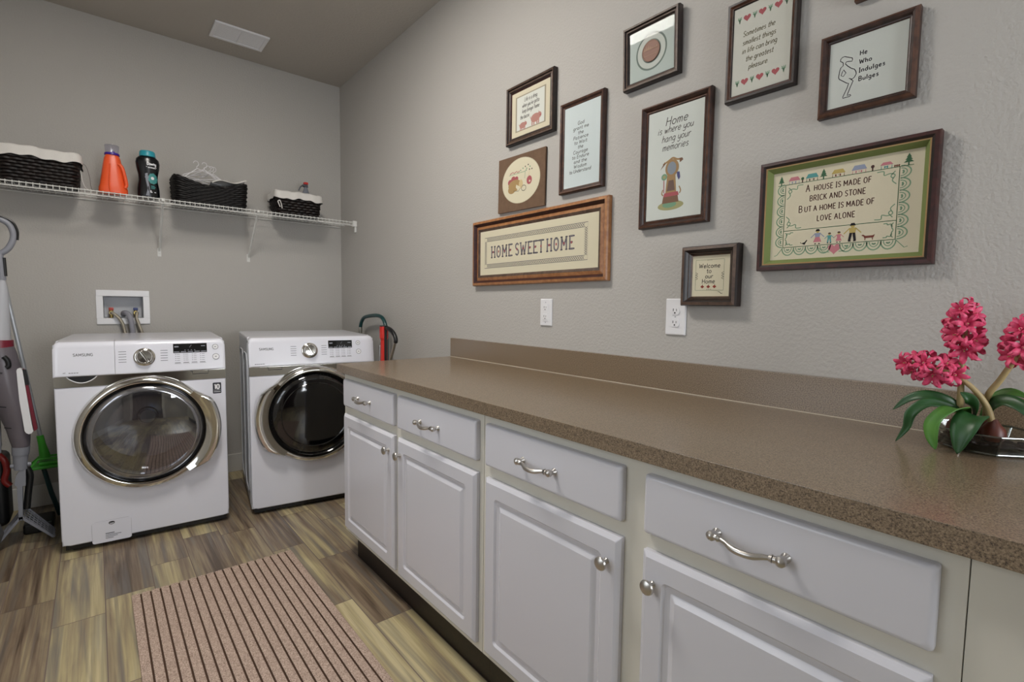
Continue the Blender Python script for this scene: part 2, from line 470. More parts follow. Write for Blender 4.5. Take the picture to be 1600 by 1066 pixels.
# back wall, with the hole the washing machine outlet box sits in
HX0, HX1, HZ0, HZ1 = -1.468, -1.264, 1.082, 1.224
b = MB()
b.box(XL-.1, HX0, 0, .1, -.1, ZC); b.box(HX1, .1, 0, .1, -.1, ZC); b.box(HX0, HX1, 0, .1, -.1, HZ0); b.box(HX0, HX1, 0, .1, HZ1, ZC)
struct(b.build('wall_back', M_wall))
struct(MB().box(0, .1, YB-.1, 0, -.1, ZC).build('wall_right', M_wall))
# left wall; unseen opening, placed and sized for its side fill
wy0, wy1, wz0, wz1 = -3.35, -2.05, 0.90, 2.00
b = MB()
b.box(XL-.1, XL, YB-.1, wy0, -.1, ZC); b.box(XL-.1, XL, wy1, 0, -.1, ZC); b.box(XL-.1, XL, wy0, wy1, -.1, wz0); b.box(XL-.1, XL, wy0, wy1, wz1, ZC)
struct(b.build('wall_left', M_wall))
wf = struct(MB().box(XL-.06, XL-.02, wy0, wy0+.04, wz0, wz1).box(XL-.06, XL-.02, wy1-.04, wy1, wz0, wz1).box(XL-.06, XL-.02, wy0, wy1, wz0, wz0+.04).box(XL-.06, XL-.02, wy0, wy1, wz1-.04, wz1).box(XL-.06, XL-.02, wy0, wy1, (wz0+wz1)/2-.02, (wz0+wz1)/2+.02).build('fill_window_1', M_trim))
ad = bpy.data.lights.new('fill_light', 'AREA'); ad.shape = 'RECTANGLE'; ad.size = wy1-wy0; ad.size_y = wz1-wz0
ad.energy = FILL_LEFT; ad.color = (0.90, 0.95, 1.0)
ao = bpy.data.objects.new('fill_light', ad); COL.objects.link(ao); ao.location = (XL-.09, (wy0+wy1)/2, (wz0+wz1)/2); ao.rotation_euler = (0, -PI/2, 0)
# wall behind the camera; wide opening added for soft front fill
b = MB(); vx0, vx1, vz0, vz1 = -1.02, -.08, .70, 2.05
b.box(XL-.1, vx0, YB-.1, YB, -.1, ZC); b.box(vx1, .1, YB-.1, YB, -.1, ZC); b.box(vx0, vx1, YB-.1, YB, -.1, vz0); b.box(vx0, vx1, YB-.1, YB, vz1, ZC)
struct(b.build('wall_front', M_wall))
b = MB()
for q in (vx0, (vx0+vx1)/2-.03, vx1-.05): b.box(q, q+.05, YB-.06, YB-.02, vz0, vz1)
for q in (vz0, vz1-.05): b.box(vx0, vx1, YB-.06, YB-.02, q, q+.05)
struct(b.build('fill_window_2', M_trim))
b = MB(); b.box(-2.12, -1.26, YB, YB+.03, 0, 2.05)
for q in ((.18, .95), (1.08, 1.90)):
    for u in (-2.02, -1.64): b.box(u, u+.28, YB+.03, YB+.036, q[0], q[1], bev=.004)
dr = struct(b.build('door_1', wood('dark brown door', (46, 32, 25), (64, 46, 36), .4)))
MB().lathe([(.012, 0), (.012, .03), (.027, .04), (.029, .055), (.018, .066), (0, .068)], 20, 0, TR(-1.33, YB+.03, .96) @ up_to((0, 1, 0))).build('door_handle', M_nickel, dr)
struct(MB().box(-2.20, -2.12, YB, YB+.025, 0, 2.13).box(-1.26, -1.18, YB, YB+.025, 0, 2.13).box(-2.12, -1.26, YB, YB+.025, 2.05, 2.13).build('trim_1', M_trim))
ad = bpy.data.lights.new('fill_light', 'AREA'); ad.shape = 'RECTANGLE'; ad.size = vx1-vx0; ad.size_y = vz1-vz0
ad.energy = FILL_FRONT; ad.color = (0.92, 0.96, 1.0)
ao = bpy.data.objects.new('fill_light', ad); COL.objects.link(ao); ao.location = ((vx0+vx1)/2, YB-.09, (vz0+vz1)/2); ao.rotation_euler = (PI/2, 0, 0)
# baseboards
def baseboard(name, x0, x1, y0, y1):
    struct(MB().box(x0, x1, y0, y1, 0, .125, bev=.004).build(name, M_trim))
baseboard('baseboard_back', XL, 0, -.014, 0)
baseboard('baseboard_right', -.014, 0, -1.6, -.014)
baseboard('baseboard_left', XL, XL+.014, YB, -.014)

# ceiling lights: the main one, and one added behind the camera for fill
def ceiling_light(x, y, lx, ly, power, col, label):
    t = thing('ceiling_light', label, 'light', (x, y, ZC), 0, 'fluorescent ceiling lights')
    MB().box(-lx/2-.02, lx/2+.02, -ly/2-.02, ly/2+.02, -.006, 0, bev=.002).build('housing', M_plate, t)
    e = mat('diffuser %s' % label[:12], (255, 255, 255), 0.4, emit=(col, power))
    MB().box(-lx/2, lx/2, -ly/2, ly/2, -.014, -.006, bev=.002).build('diffuser', e, t)
ceiling_light(-1.22, -2.06, .36, .62, LIGHT_MAIN, (255, 249, 241), 'long white ceiling light above the middle of the floor')
ceiling_light(-1.25, -4.55, .26, 1.0, FILL_CEILING, (240, 244, 255), 'white ceiling light behind the camera nearest the door')

# ceiling vent
t = thing('ceiling_vent', 'white rectangular air vent set in the ceiling near the back wall', 'vent', (-.752, -.319, ZC))
b = MB(); b.box(-.15, .15, -.107, -.085, -.012, 0, bev=.003); b.box(-.15, .15, .085, .107, -.012, 0, bev=.003); b.box(-.15, -.128, -.085, .085, -.012, 0, bev=.003); b.box(.128, .15, -.085, .085, -.012, 0, bev=.003)
b.build('frame', M_plate, t)
MB().box(-.128, .128, -.085, .085, -.003, 0).build('backing', mat('vent grey', (176, 176, 172), .6), t)
b = MB()
for k in range(13):
    y = -.078+k*.013
    b.add([(-.128, y-.0064, -.0078), (.128, y-.0064, -.0078), (.128, y+.0064, -.0070), (-.128, y+.0064, -.0070), (-.128, y-.0064, -.0088), (.128, y-.0064, -.0088), (.128, y+.0064, -.0080), (-.128, y+.0064, -.0080)],
          [(0, 1, 2, 3), (7, 6, 5, 4), (0, 4, 5, 1), (1, 5, 6, 2), (2, 6, 7, 3), (3, 7, 4, 0)])
b.box(-.004, .004, -.085, .085, -.0115, -.003)
b.build('louver', M_plate, t)

# ------------------------------------------------------------------ base cabinets
M_frame = mat('cabinet frame paint', (216, 213, 202), 0.38)
M_door = mat('cabinet door white', (212, 212, 219), 0.25, coat=0.15)
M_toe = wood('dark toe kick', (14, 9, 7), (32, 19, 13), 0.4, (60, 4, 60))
R90 = -PI/2
DOOR_RINGS = [(0, 0, .002), (0, -.011, .002), (.004, -.0135, .003), (.011, -.019, .004), (.050, -.019, .012), (.056, -.0135, .010), (.064, -.0125, .006), (.068, -.0125, .004), (.081, -.0185, .003)]
DRAWER_RINGS = [(0, 0, .006), (0, -.011, .006), (.0012, -.0145, .007), (.0042, -.0172, .009), (.009, -.019, .011)]
def pull(parent, x, y, z):
    b = MB()
    half = .060
    for s in (-1, 1):
        T = TR(x+s*half, y, z) @ up_to((0, -1, 0))
        b.lathe([(.0085, 0), (.0085, .002), (.0055, .006), (.005, .012), (.0075, .015), (.0095, .020), (.0088, .0255), (.0045, .029), (0, .0295)], 20, T=T)
        # collars beside the ball
        b.tube([(x+s*(half-.006), y-.021, z), (x+s*(half-.012), y-.022, z)], [.0065, .0060], 14)
        b.tube([(x+s*(half-.013), y-.022, z), (x+s*(half-.018), y-.0225, z)], [.0072, .0055], 14)
    pts = smooth([(x-half+.016, y-.022, z), (x-half+.028, y-.0245, z-.002), (x-.018, y-.030, z-.005), (x, y-.032, z-.006), (x+.018, y-.030, z-.005), (x+half-.028, y-.0245, z-.002), (x+half-.016, y-.022, z)], 5)
    n = len(pts); rs = [.0038+.0026*math.sin(PI*i/(n-1)) for i in range(n)]
    b.tube(pts, rs, 12)
    return b.build('handle', M_nickel, parent)
def knob(parent, x, y, z):
    b = MB()
    b.lathe([(.007, 0), (.007, .002), (.0045, .005), (.0045, .013), (.008, .016), (.0145, .019), (.0158, .022), (.0145, .0255), (.009, .0285), (0, .0295)], 24, T=TR(x, y, z) @ up_to((0, -1, 0)))
    return b.build('knob', M_nickel, parent)
def cabinet(y0, width, doors, label, toe0=0.0):
    t = thing('base_cabinet', label, 'cabinet', (-.004, y0, 0), R90, 'white base cabinets under the long counter')
    b = MB()
    b.box(0, width, -.588, 0, .115, .8755)
    b.box(.0005, width-.0005, -.61, -.588, .115, .8755, bev=.0012)
    b.build('body', M_frame, t)
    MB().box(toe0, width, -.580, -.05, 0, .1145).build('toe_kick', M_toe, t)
    for (x0, x1, side) in doors:
        o = MB(); o.x = TR(x0, -.6105, .14); o.rings(DOOR_RINGS, x1-x0, .545, seg=8)
        dr = o.build('door', M_door, t, angle=15)
        knob(dr, x1-.034 if side > 0 else x0+.030, -.6295, .622)
        o = MB(); o.x = TR(x0, -.6105, .7215); o.rings(DRAWER_RINGS, x1-x0, .126, seg=8)
        dw = o.build('drawer', M_door, t, angle=45)
        pull(dw, (x0+x1)/2-(.015 if True else 0), -.6295, .782)
    return t
cabinet(-1.622, 1.0945, [(.024, .527, 1), (.560, 1.074, -1)], 'white two-door base cabinet at the end of the counter next to the dryer', .065)
cabinet(-2.717, 1.087, [(.024, .524, 1), (.582, 1.058, -1)], 'white two-door base cabinet in the foreground, nearer the flowers')
t = thing('base_cabinet', 'plain white cabinet panel without doors at the right edge, right of the drawers', 'cabinet', (-.004, -3.8045, 0), R90, 'white base cabinets under the long counter')
MB().box(0, .895, -.61, 0, .115, .8755, bev=.0012).build('body', M_frame, t)
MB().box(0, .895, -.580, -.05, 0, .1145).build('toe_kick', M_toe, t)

def speckle():
    m = bpy.data.materials.new('speckled brown laminate'); m.use_nodes = True
    nt = m.node_tree; N = nt.nodes; L = nt.links; b = N['Principled BSDF']
    tc = N.new('ShaderNodeTexCoord')
    n = N.new('ShaderNodeTexNoise'); n.inputs['Scale'].default_value = 400; n.inputs['Detail'].default_value = 3; n.inputs['Roughness'].default_value = .7
    L.new(tc.outputs['Object'], n.inputs['Vector'])
    r = N.new('ShaderNodeValToRGB'); e = r.color_ramp.elements
    e[0].position = .33; e[0].color = rgb((46, 35, 25)); e[1].position = .68; e[1].color = rgb((156, 137, 112))
    q = e.new(.43); q.color = rgb((104, 87, 67)); q = e.new(.54); q.color = rgb((131, 113, 91))
    L.new(n.outputs['Fac'], r.inputs['Fac']); L.new(r.outputs['Color'], b.inputs['Base Color'])
    b.inputs['Roughness'].default_value = 0.36; b.inputs['Specular IOR Level'].default_value = 0.7
    b.inputs['Coat Weight'].default_value = 0.5; b.inputs['Coat Roughness'].default_value = 0.16
    return m
M_lam = speckle()
t = thing('countertop', 'long brown speckled laminate countertop with a low backsplash on white cabinets', 'countertop', (-.001, -1.602, .876), R90)
L_ = 3.097
MB().box(0, L_, -.644, -.0005, 0, .0382, bev=.0018).build('worktop', M_lam, t)
MB().box(.006, L_, -.020, -.0005, .0386, .140, bev=.0015).build('backsplash', M_lam, t)
MB().box(.006, L_, -.0225, -.0203, .0385, .0408).build('caulk_line', mat('caulk', (196, 186, 168), .5), t)

# ------------------------------------------------------------------ rug
b = MB()
RX0, RX1, RY0, RY1 = -.3075, .3075, -1.6, 0.0
n = 19; pitch_ = (RX1-RX0)/n
xs = []
x = RX0
prof = [(RX0, 0, 0)]
for k in range(n):
    x = RX0+k*pitch_
    prof += [(x+.0008, .008, 0), (x+pitch_*.5, .0092, 0), (x+pitch_-.0052, .008, 0)]
    if k < n-1: prof += [(x+pitch_-.0048, .0035, 1), (x+pitch_-.0002, .0035, 1)]
prof.append((RX1, 0, 0))
ny = 2
vs = []
for yy in (RY1, RY0):
    vs += [(p[0], yy, p[1]) for p in prof]
N_ = len(prof)
for i in range(N_-1):
    m_ = 1 if (prof[i][2] or prof[i+1][2]) and (prof[i][1] < .006 or prof[i+1][1] < .006) and i not in (0, N_-2) else 0
    b.add([vs[i], vs[i+1], vs[N_+i+1], vs[N_+i]], [(0, 3, 2, 1)], m_)
b.add([(p[0], RY1, p[1]) for p in prof], [tuple(range(N_))], 0)
rug = b.build('floor_rug', [mat('rug pile', (212, 189, 173), 1.0, spec=0.05, var=(300, (144, 122, 109), .17), bump=(300, .9, .004)), mat('rug groove', (88, 68, 56), 1.0, spec=0.05)], flat=True)
rug.location = (-1.1225, -1.449, 0.0005)
tag(rug, 'mauve brown ribbed floor mat with dark stripes on the wood-look tiles', 'rug')
# ------------------------------------------------------------------ washer and dryer
M_bowl = glassy('washer glass', (214, 218, 224), 3.0)
M_drum = mat('drum steel', (150, 148, 156), 0.3, metal=.7)
M_bezel = mat('smoky bezel', (150, 150, 154), 0.12, metal=.85)
M_gask = mat('door gasket', (150, 152, 156), 0.4)
M_dark = mat('tinted dryer glass', (5, 5, 7), 0.04, coat=1.0)
M_navy = mat('sticker navy', (22, 22, 36), 0.4)
M_logo = mat('logo grey', (126, 126, 130), 0.4, metal=.3)
FRONT = up_to((0, -1, 0))

def machine(kind, label, loc, rotz):
    Wd, D = .685, .745
    wash = kind == 'washing_machine'
    t = thing(kind, label, 'washing machine' if wash else 'dryer', loc, rotz)
    cx, cz = (.338, .545) if wash else (.335, .553)
    # dark base
    b = MB(); b.box(.012, Wd-.012, .018, D-.02, .012, .034)
    for fx in (.05, Wd-.05):
        for fy in (.06, D-.06): b.cyl((fx, fy, 0), (fx, fy, .013), .022, seg=16)
    b.build('base', M_black, t)
    # cabinet shell, open at the front
    b = MB(); e = .006
    b.box(0, e, .022, D, .034, .985); b.box(Wd-e, Wd, .022, D, .034, .985); b.box(e, Wd-e, D-e, D, .034, .985); b.box(e, Wd-e, .022, D-e, .034, .040)
    # pressed shapes on the side panels
    for sx in (-.0015, Wd+.0015):
        for k, (ya, yb, za, zb) in enumerate([(.10, .36, .10, .90), (.40, .66, .10, .90)]):
            pts = [(sx, p[0], p[1]) for p in rrect(ya, za, yb, zb, .06, 6)]
            b.tube(pts, .004, 6, True)
        b.box(sx-.001, sx+.001, .045, .06, .05, .97)
    b.build('cabinet', M_side, t)
    # lid
    MB().box(0, Wd, .10, D, .978, 1.0, bev=.008, seg=3).build('lid', M_white, t)
    # front panel with round door opening
    b = MB(); R_ = .262; outer = []; inner = []
    nseg = 64
    x0, x1, z0, z1 = .0, Wd, .036, .788
    corner = .03
    def edge_point(a):
        dx, dz = math.cos(a), math.sin(a)
        ts = []
        if dx > 1e-9: ts.append((x1-cx)/dx)
        if dx < -1e-9: ts.append((x0-cx)/dx)
        if dz > 1e-9: ts.append((z1-cz)/dz)
        if dz < -1e-9: ts.append((z0-cz)/dz)
        k = min(ts); return [cx+dx*k, cz+dz*k]
    angs = [2*PI*k/nseg for k in range(nseg)]+[math.atan2(zz-cz, xx-cx) % (2*PI) for xx in (x0, x1) for zz in (z0, z1)]
    angs += [math.atan2(z0-cz, xx-cx) % (2*PI) for xx in (x0+corner, x1-corner)]+[math.atan2(z0+corner-cz, xx-cx) % (2*PI) for xx in (x0, x1)]
    angs = sorted(set(round(a, 5) for a in angs))
    for a in angs:
        p = edge_point(a)
        # rounded lower corners
        for xx, sx in ((x0, 1), (x1, -1)):
            ccx, ccz = xx+sx*corner, z0+corner
            if (p[0]-ccx)*sx < 0 and p[1] < ccz:
                v_ = Vector((p[0]-ccx, p[1]-ccz)); v_ = v_.normalized()*corner; p = [ccx+v_.x, ccz+v_.y]
        outer.append(p); inner.append([cx+R_*math.cos(a), cz+R_*math.sin(a)])
    n = len(angs)
    def shrink(p, d):
        return (min(max(p[0], x0+d), x1-d), min(max(p[1], z0+d), z1-d)) if d else tuple(p)
    rows = [[(p[0], .03, p[1]) for p in outer], [(p[0], .006, p[1]) for p in outer], [(shrink(p, .002)[0], .0018, shrink(p, .002)[1]) for p in outer], [(shrink(p, .006)[0], 0, shrink(p, .006)[1]) for p in outer],
            [(p[0], 0, p[1]) for p in inner], [(p[0], .03, p[1]) for p in inner]]
    vs = [q for r_ in rows for q in r_]; fs = []
    for i in range(len(rows)-1):
        for k in range(n):
            k2 = (k+1) % n
            fs.append((i*n+k, i*n+k2, (i+1)*n+k2, (i+1)*n+k))
    b.add(vs, fs)
    b.build('front_panel', M_white, t, angle=20)
    # chrome band
    b = MB(); b.box(0, Wd, -.003, .03, .789, .8385, 0, bev=.002)
    if wash:
        b.poly([(.046+.109*k/12, .8375-.030*math.sin(PI*k/12)**.8) for k in range(13)], -.0034, 1)
        b.line([(.046+.109*k/12, .8375-.030*math.sin(PI*k/12)**.8) for k in range(13)], .004, -.0036, 2)
    lx0, lx1 = (.535, .605) if wash else (.095, .165)
    b.line([(lx0-.008, .836), (lx0, .834), (lx0, .820), (lx1, .820), (lx1, .836)], .003, -.0034, 1)
    b.build('trim_band', [M_chrome, M_black, M_plate], t)
    # console: tilted face with soft shoulders
    prof = [(.03, .8386), (-.006, .8386), (-.0105, .842), (-.012, .850), (.010, .972), (.014, .985), (.022, .9945), (.034, .999), (.11, 1.0015), (.11, .97), (.03, .97)]
    def console(xa, xb, ra, rb):
        b = MB(); sec = []
        def col(x, ins):
            out = []
            for (y, z) in prof:
                k = max(0, min(1, (z-.84)/.16)); yc = .05; zc = .92
                out.append((x, y+(yc-y)*ins*.10 if y < .05 else y, z-(ins*.022 if z > .98 else ins*.004)))
            return out
        cols = []
        if ra: cols += [col(xa, 1), col(xa+.004, .45), col(xa+.011, .12), col(xa+.022, 0)]
        else: cols += [col(xa, 0)]
        if rb: cols += [col(xb-.022, 0), col(xb-.011, .12), col(xb-.004, .45), col(xb, 1)]
        else: cols += [col(xb, 0)]
        m_ = len(prof); vs = [q for c in cols for q in c]; fs = []
        for i in range(len(cols)-1):
            for k in range(m_):
                k2 = (k+1) % m_
                fs.append((i*m_+k2, i*m_+k, (i+1)*m_+k, (i+1)*m_+k2))
        fs.append(tuple(range(m_))); fs.append(tuple((len(cols)-1)*m_+k for k in range(m_))[::-1])
        b.add(vs, fs); return b
    yp = lambda z: -.012+(z-.85)*.18
    TF = Matrix.Identity(4)
    tilt = math.atan(.18)
    # marks on the tilted face: a frame whose x runs right and z up the slope
    TP = TR(0, -.012, .85) @ Matrix.Rotation(-tilt, 4, 'X')
    sl = math.cos(tilt)
    def Z(z): return (z-.85)/sl
    if wash:
        o = console(0, .2225, True, False)
        write(o, 'SAMSUNG', .107, Z(.932), .0125, .0026, -.0006, 1, T=TP, curve=True, sx=1.1)
        write(o, 'VRT', .040, Z(.8545), .005, .001, -.0006, 1, T=TP)
        for k in range(4): o.rect(.055+k*.009, Z(.8545), .062+k*.009, Z(.858), -.0006, 1, T=TP)
        o.build('detergent_drawer', [M_white, M_logo], t)
        o = console(.224, Wd, False, True)
    else:
        o = console(0, Wd, True, True)
        write(o, 'SAMSUNG', .088, Z(.930), .0125, .0028, -.0006, 1, T=TP, sx=1.1)
        for k in range(5): o.rect(.028+k*.010, Z(.853), .036+k*.010, Z(.857), -.0006, 1, T=TP)
    kx, kz = (.338, .917) if wash else (.313, .921)
    for s in (-1, 1):
        for k in range(5):
            zz = .945-k*.0125
            o.rect(kx+s*.083-.018, Z(zz), kx+s*.083+.012, Z(zz+.0028), -.0005, 1, T=TP)
    dx0, dx1, dz0, dz1 = (.456, .603, .931, .978) if wash else (.418, .555, .930, .975)
    for k in range(4):
        u = dx0+.008+k*(dx1-dx0)/4.1
        for q in range(4):
            o.rect(u, Z(.922-q*.010), u+.0035, Z(.9255-q*.010), -.0005, 2, T=TP)
            o.rect(u+.007, Z(.9225-q*.010), u+.020, Z(.9245-q*.010), -.0005, 1, T=TP)
        o.rect(u-.002, Z(.880), u+.022, Z(.8835), -.0005, 1, T=TP)
        o.line([(u-.004, Z(.877)), (u+.026, Z(.877))], .0012, -.0005, 1, T=TP)
    o.build('control_panel', [M_white, M_ink, M_grey], t)
    # display
    b = MB(); b.box(dx0, dx1, -.0018, .004, Z(dz0), Z(dz1), 0, bev=.0012, T=TP)
    for k in range(5):
        w_ = (dx1-dx0)/5
        b.rect(dx0+k*w_+.003, Z(dz0+.003), dx0+(k+1)*w_-.003, Z(dz0+.0075), -.0021, 1, T=TP)
    b.rect(dx0+.006, Z(dz1-.019), dx0+.024, Z(dz1-.012), -.0021, 1, T=TP); b.rect(dx1-.026, Z(dz1-.016), dx1-.008, Z(dz1-.012), -.0021, 1, T=TP)
    for k in range(4): b.rect(dx0+.048+k*.014, Z(dz0+.012), dx0+.053+k*.014, Z(dz0+.015), -.0021, 1, T=TP)
    b.line([(dx0+.07, Z(dz1-.020)), (dx0+.079, Z(dz1-.008))], .0014, -.0021, 1, T=TP)
    b.build('display', [M_gloss, M_grey], t)
    # buttons
    for k, (bx, bz, r_) in enumerate([(.641, .957, .0125), (.642, .906, .0145)] if wash else [(.590, .958, .0115), (.592, .906, .0135)]):
        b = MB(); T = TP @ TR(bx, 0, Z(bz)) @ FRONT
        b.lathe([(r_+.001, 0), (r_+.001, .0012), (r_, .002), (0, .0024)], 28, 0, T)
        b.ring(bx, Z(bz), r_+.0005, .0022, -.0028, 1, T=TP)
        b.rect(bx-.004, Z(bz-.002), bx+.004, Z(bz+.002), -.003, 1, T=TP)
        b.build('button', [M_plate, M_ink], t)
    # dial
    b = MB(); T = TP @ TR(kx, 0, Z(kz)) @ FRONT
    b.lathe([(.044, 0), (.044, .004), (.041, .007), (.036, .008), (.034, .012), (.032, .026), (.028, .030), (0, .031)], 40, 0, T)
    for k in range(24):
        a = 2*PI*k/24
        b.box(-.0012, .0012, -.0335, -.030, .012, .026, 0, T=T @ Matrix.Rotation(a, 4, 'Z'))
    b.box(-.006, .006, -.030, .030, .028, .036, 0, bev=.003, T=T @ Matrix.Rotation(.5, 4, 'Z'))
    b.build('dial', M_chrome, t)
    # door
    T = TR(cx, 0, cz) @ FRONT
    b = MB(); b.lathe([(.281, -.001), (.281, .016), (.275, .034), (.266, .043), (.256, .046), (.250, .044), (.247, .038), (.244, .030)], 96, 0, T, caps=False)
    b.lathe([(.2445, .030), (.2415, .034), (.238, .030), (.232, .026)], 96, 1, T, caps=False)
    door = b.build('door', [M_chrome, M_gloss], t)
    # crescent handle
    b = MB(); rowsN = 28; cols = []
    a0, a1 = (math.radians(-52), math.radians(44)) if wash else (math.radians(136), math.radians(232))
    for i in range(rowsN+1):
        u = i/rowsN; a = a0+(a1-a0)*u
        bump_ = min(1, math.sin(PI*u)*1.9)**1.3*.034
        ro = .283+bump_
        cross = [(.252, .046), (.262, .052), ((.266+ro)/2, .060), (ro-.006, .056), (ro, .046), (ro-.002, .030), (ro-.012, .018), (.262, .020)]
        cols.append([(cx+r_*math.cos(a), -y, cz+r_*math.sin(a)) for r_, y in cross])
    m_ = len(cross); vs = [q for c in cols for q in c]; fs = []
    for i in range(rowsN):
        for k in range(m_):
            k2 = (k+1) % m_
            fs.append((i*m_+k, i*m_+k2, (i+1)*m_+k2, (i+1)*m_+k))
    fs.append(tuple(range(m_))[::-1]); fs.append(tuple(rowsN*m_+k for k in range(m_)))
    b.add(vs, fs); b.build('handle', M_chrome, door)
    if wash:
        # clear pane, inner bowl, gasket and drum behind it
        b = MB(); b.lathe([(.207, .041), (.15, .047), (.08, .050), (0, .051)], 72, 0, T, caps=False)
        b.build('pane', M_bowl, door)
        b = MB(); b.lathe([(.236, .026), (.228, .036), (.216, .0425), (.207, .0425), (.205, .036)], 72, 0, T, caps=False)
        b.build('bezel', M_bezel, door)
        b = MB(); b.lathe([(.226, .022), (.205, .012), (.192, -.02), (.176, -.09), (.160, -.112), (.10, -.122), (0, -.126)], 72, 0, T, caps=False)
        b.build('bowl', M_bowl, door)
        b = MB(); b.lathe([(.262, .0), (.245, -.004), (.236, -.012), (.222, -.03), (.214, -.05), (.222, -.066), (.240, -.07)], 72, 0, T, caps=False)
        b.build('gasket', M_gask, t)
        b = MB(); b.lathe([(.238, -.066), (.250, -.10), (.252, -.25), (.250, -.38), (.235, -.42), (.12, -.44), (.05, -.430), (.045, -.415), (0, -.41)], 72, 0, T, caps=False)
        for k in range(3):
            a = 2*PI*k/3+.4
            TT = T @ Matrix.Rotation(a, 4, 'Z')
            b.tube([(.245, 0, -.09), (.225, 0, -.13), (.222, 0, -.34), (.24, 0, -.39)], [.012, .03, .03, .012], 10, T=TT)
        b.disc(cx, cz, .036, .036, .395, 1, 28)
        for k in range(60):
            for q in range(7):
                a = 2*PI*(k+.5*(q % 2))/60; y = .13+.035*q
                T2 = T @ Matrix.Rotation(a, 4, 'Z') @ TR(.2505, 0, -y)
                b.add([(-.0016, -.004, -.004), (-.0016, .004, -.004), (-.0016, .004, .004), (-.0016, -.004, .004)], [(0, 3, 2, 1)], 2, T2)
        b.build('drum', [M_drum, M_plate, M_black], t)
        # filter hatch
        b = MB(); b.x = TR(.110, -.0002, .022)
        b.rings([(0, 0, .010), (0, -.0012, .010), (.0006, -.0014, .009)], .150, .106, 0)
        b.line(rrect(0, 0, .150, .106, .012, 4), .0014, -.0009, 1, True)
        b.line([(.064, .094), (.066, .088), (.075, .085), (.084, .088), (.086, .094)], .003, -.002, 2)
        b.disc(.075, .0955, .011, .004, -.0019, 2)
        for k, w_ in enumerate((.034, .060, .046, .030)):
            b.rect(.050, .040-k*.0075, .050+w_, .043-k*.0075 if k else .045, -.0018, 1)
        b.build('filter_hatch', [M_white, M_ink, M_black], t)
        b = MB(); b.x = TR(.624, -.0002, .708)
        b.rings([(0, 0, .004), (0, -.0006, .004)], .039, .058, 0)
        write(b, '10', .0195, .0245, .024, .0062, -.0009, 1, curve=True, sp=.05)
        b.rect(.004, .017, .035, .0185, -.0009, 1); b.rect(.004, .008, .035, .0105, -.0009, 1)
        b.build('sticker', [M_navy, M_plate], t)
    else:
        b = MB(); b.lathe([(.232, .026), (.222, .036), (.205, .042), (.15, .048), (.08, .052), (0, .053)], 72, 0, T, caps=False)
        b.lathe([(.186, .0452), (.183, .0475), (.180, .0457)], 72, 1, T, caps=False)
        b.build('pane', [M_dark, M_gloss], door)
    return t
machine('washing_machine', 'white front-loading washing machine with clear round door on the left', (-1.660, -.835, 0), math.radians(-4.1))
machine('clothes_dryer', 'white dryer with dark round door between the washer and the counter', (-.868, -.908, 0), math.radians(-7.9))

# ------------------------------------------------------------------ washing machine outlet box and hoses
t = thing('outlet_box', 'white recessed water outlet box in the back wall above the washer', 'outlet box', (-1.366, 0, 1.153))
b = MB(); hw, hh = .102, .071; fw_, fh = .130, .104
b.box(-fw_, fw_, -.010, -.0008, hh-.004, fh, bev=.003); b.box(-fw_, fw_, -.010, -.0008, -fh, -hh+.004, bev=.003)
b.box(-fw_, -hw+.004, -.010, -.0008, -hh+.004, hh-.004); b.box(hw-.004, fw_, -.010, -.0008, -hh+.004, hh-.004)
b.build('frame', M_plate, t)
b = MB(); a = hw-.004; c = hh-.004
b.add([(-a,-.0008,-c),(a,-.0008,-c),(a,-.0008,c),(-a,-.0008,c),(-a+.006,.078,-c+.006),(a-.006,.078,-c+.006),(a-.006,.078,c-.006),(-a+.006,.078,c-.006)],
      [(4,5,6,7),(0,1,5,4),(1,2,6,5),(2,3,7,6),(3,0,4,7)])
b.build('recess', mat('recess grey', (188, 190, 194), .5), t)
M_brass = mat('brass', (150, 132, 84), .3, metal=1.0)
for s, cname, cc in ((-1, 'valve red', (178, 58, 46)), (1, 'valve blue', (52, 66, 120))):
    b = MB(); x = s*.060
    b.cyl((x, .03, -.066), (x, .03, -.02), .011, seg=16); b.cyl((x, .03, -.035), (x, -.012, -.035), .010, .012, seg=16)
    v = b.build('valve', M_brass, t)
    MB().box(x-.012, x+.012, .018, .042, -.02, -.002, bev=.004).build('valve_handle', mat(cname, cc, .4), v)
M_hose = mat('braided hose', (170, 162, 146), .35, metal=.7, bump=(900, .6, .002))
def hose(pts, r, m, label, group=None):
    o = MB().tube(smooth(pts, 8), r, 12).build('hose', m); tag(o, label, 'hose', group); return o
hose([(-1.426, -.014, 1.118), (-1.418, -.034, 1.116), (-1.392, -.040, 1.088), (-1.372, -.044, 1.04), (-1.362, -.050, .95), (-1.36, -.055, .75)], .0085, M_hose, 'braided metal hose from the red valve behind the washer')
hose([(-1.304, -.014, 1.118), (-1.302, -.030, 1.117), (-1.306, -.036, 1.088), (-1.294, -.040, 1.04), (-1.276, -.046, .95), (-1.27, -.050, .75)], .0085, M_hose, 'braided metal hose from the blue valve behind the washer')
hose([(-1.366, .03, 1.106), (-1.366, -.004, 1.118), (-1.352, -.034, 1.116), (-1.338, -.050, 1.09), (-1.330, -.056, 1.03), (-1.326, -.060, .90), (-1.325, -.06, .75)], .015, mat('drain hose', (138, 138, 146), .5, bump=(300, .6, .003)), 'thick grey drain hose between the two braided hoses')

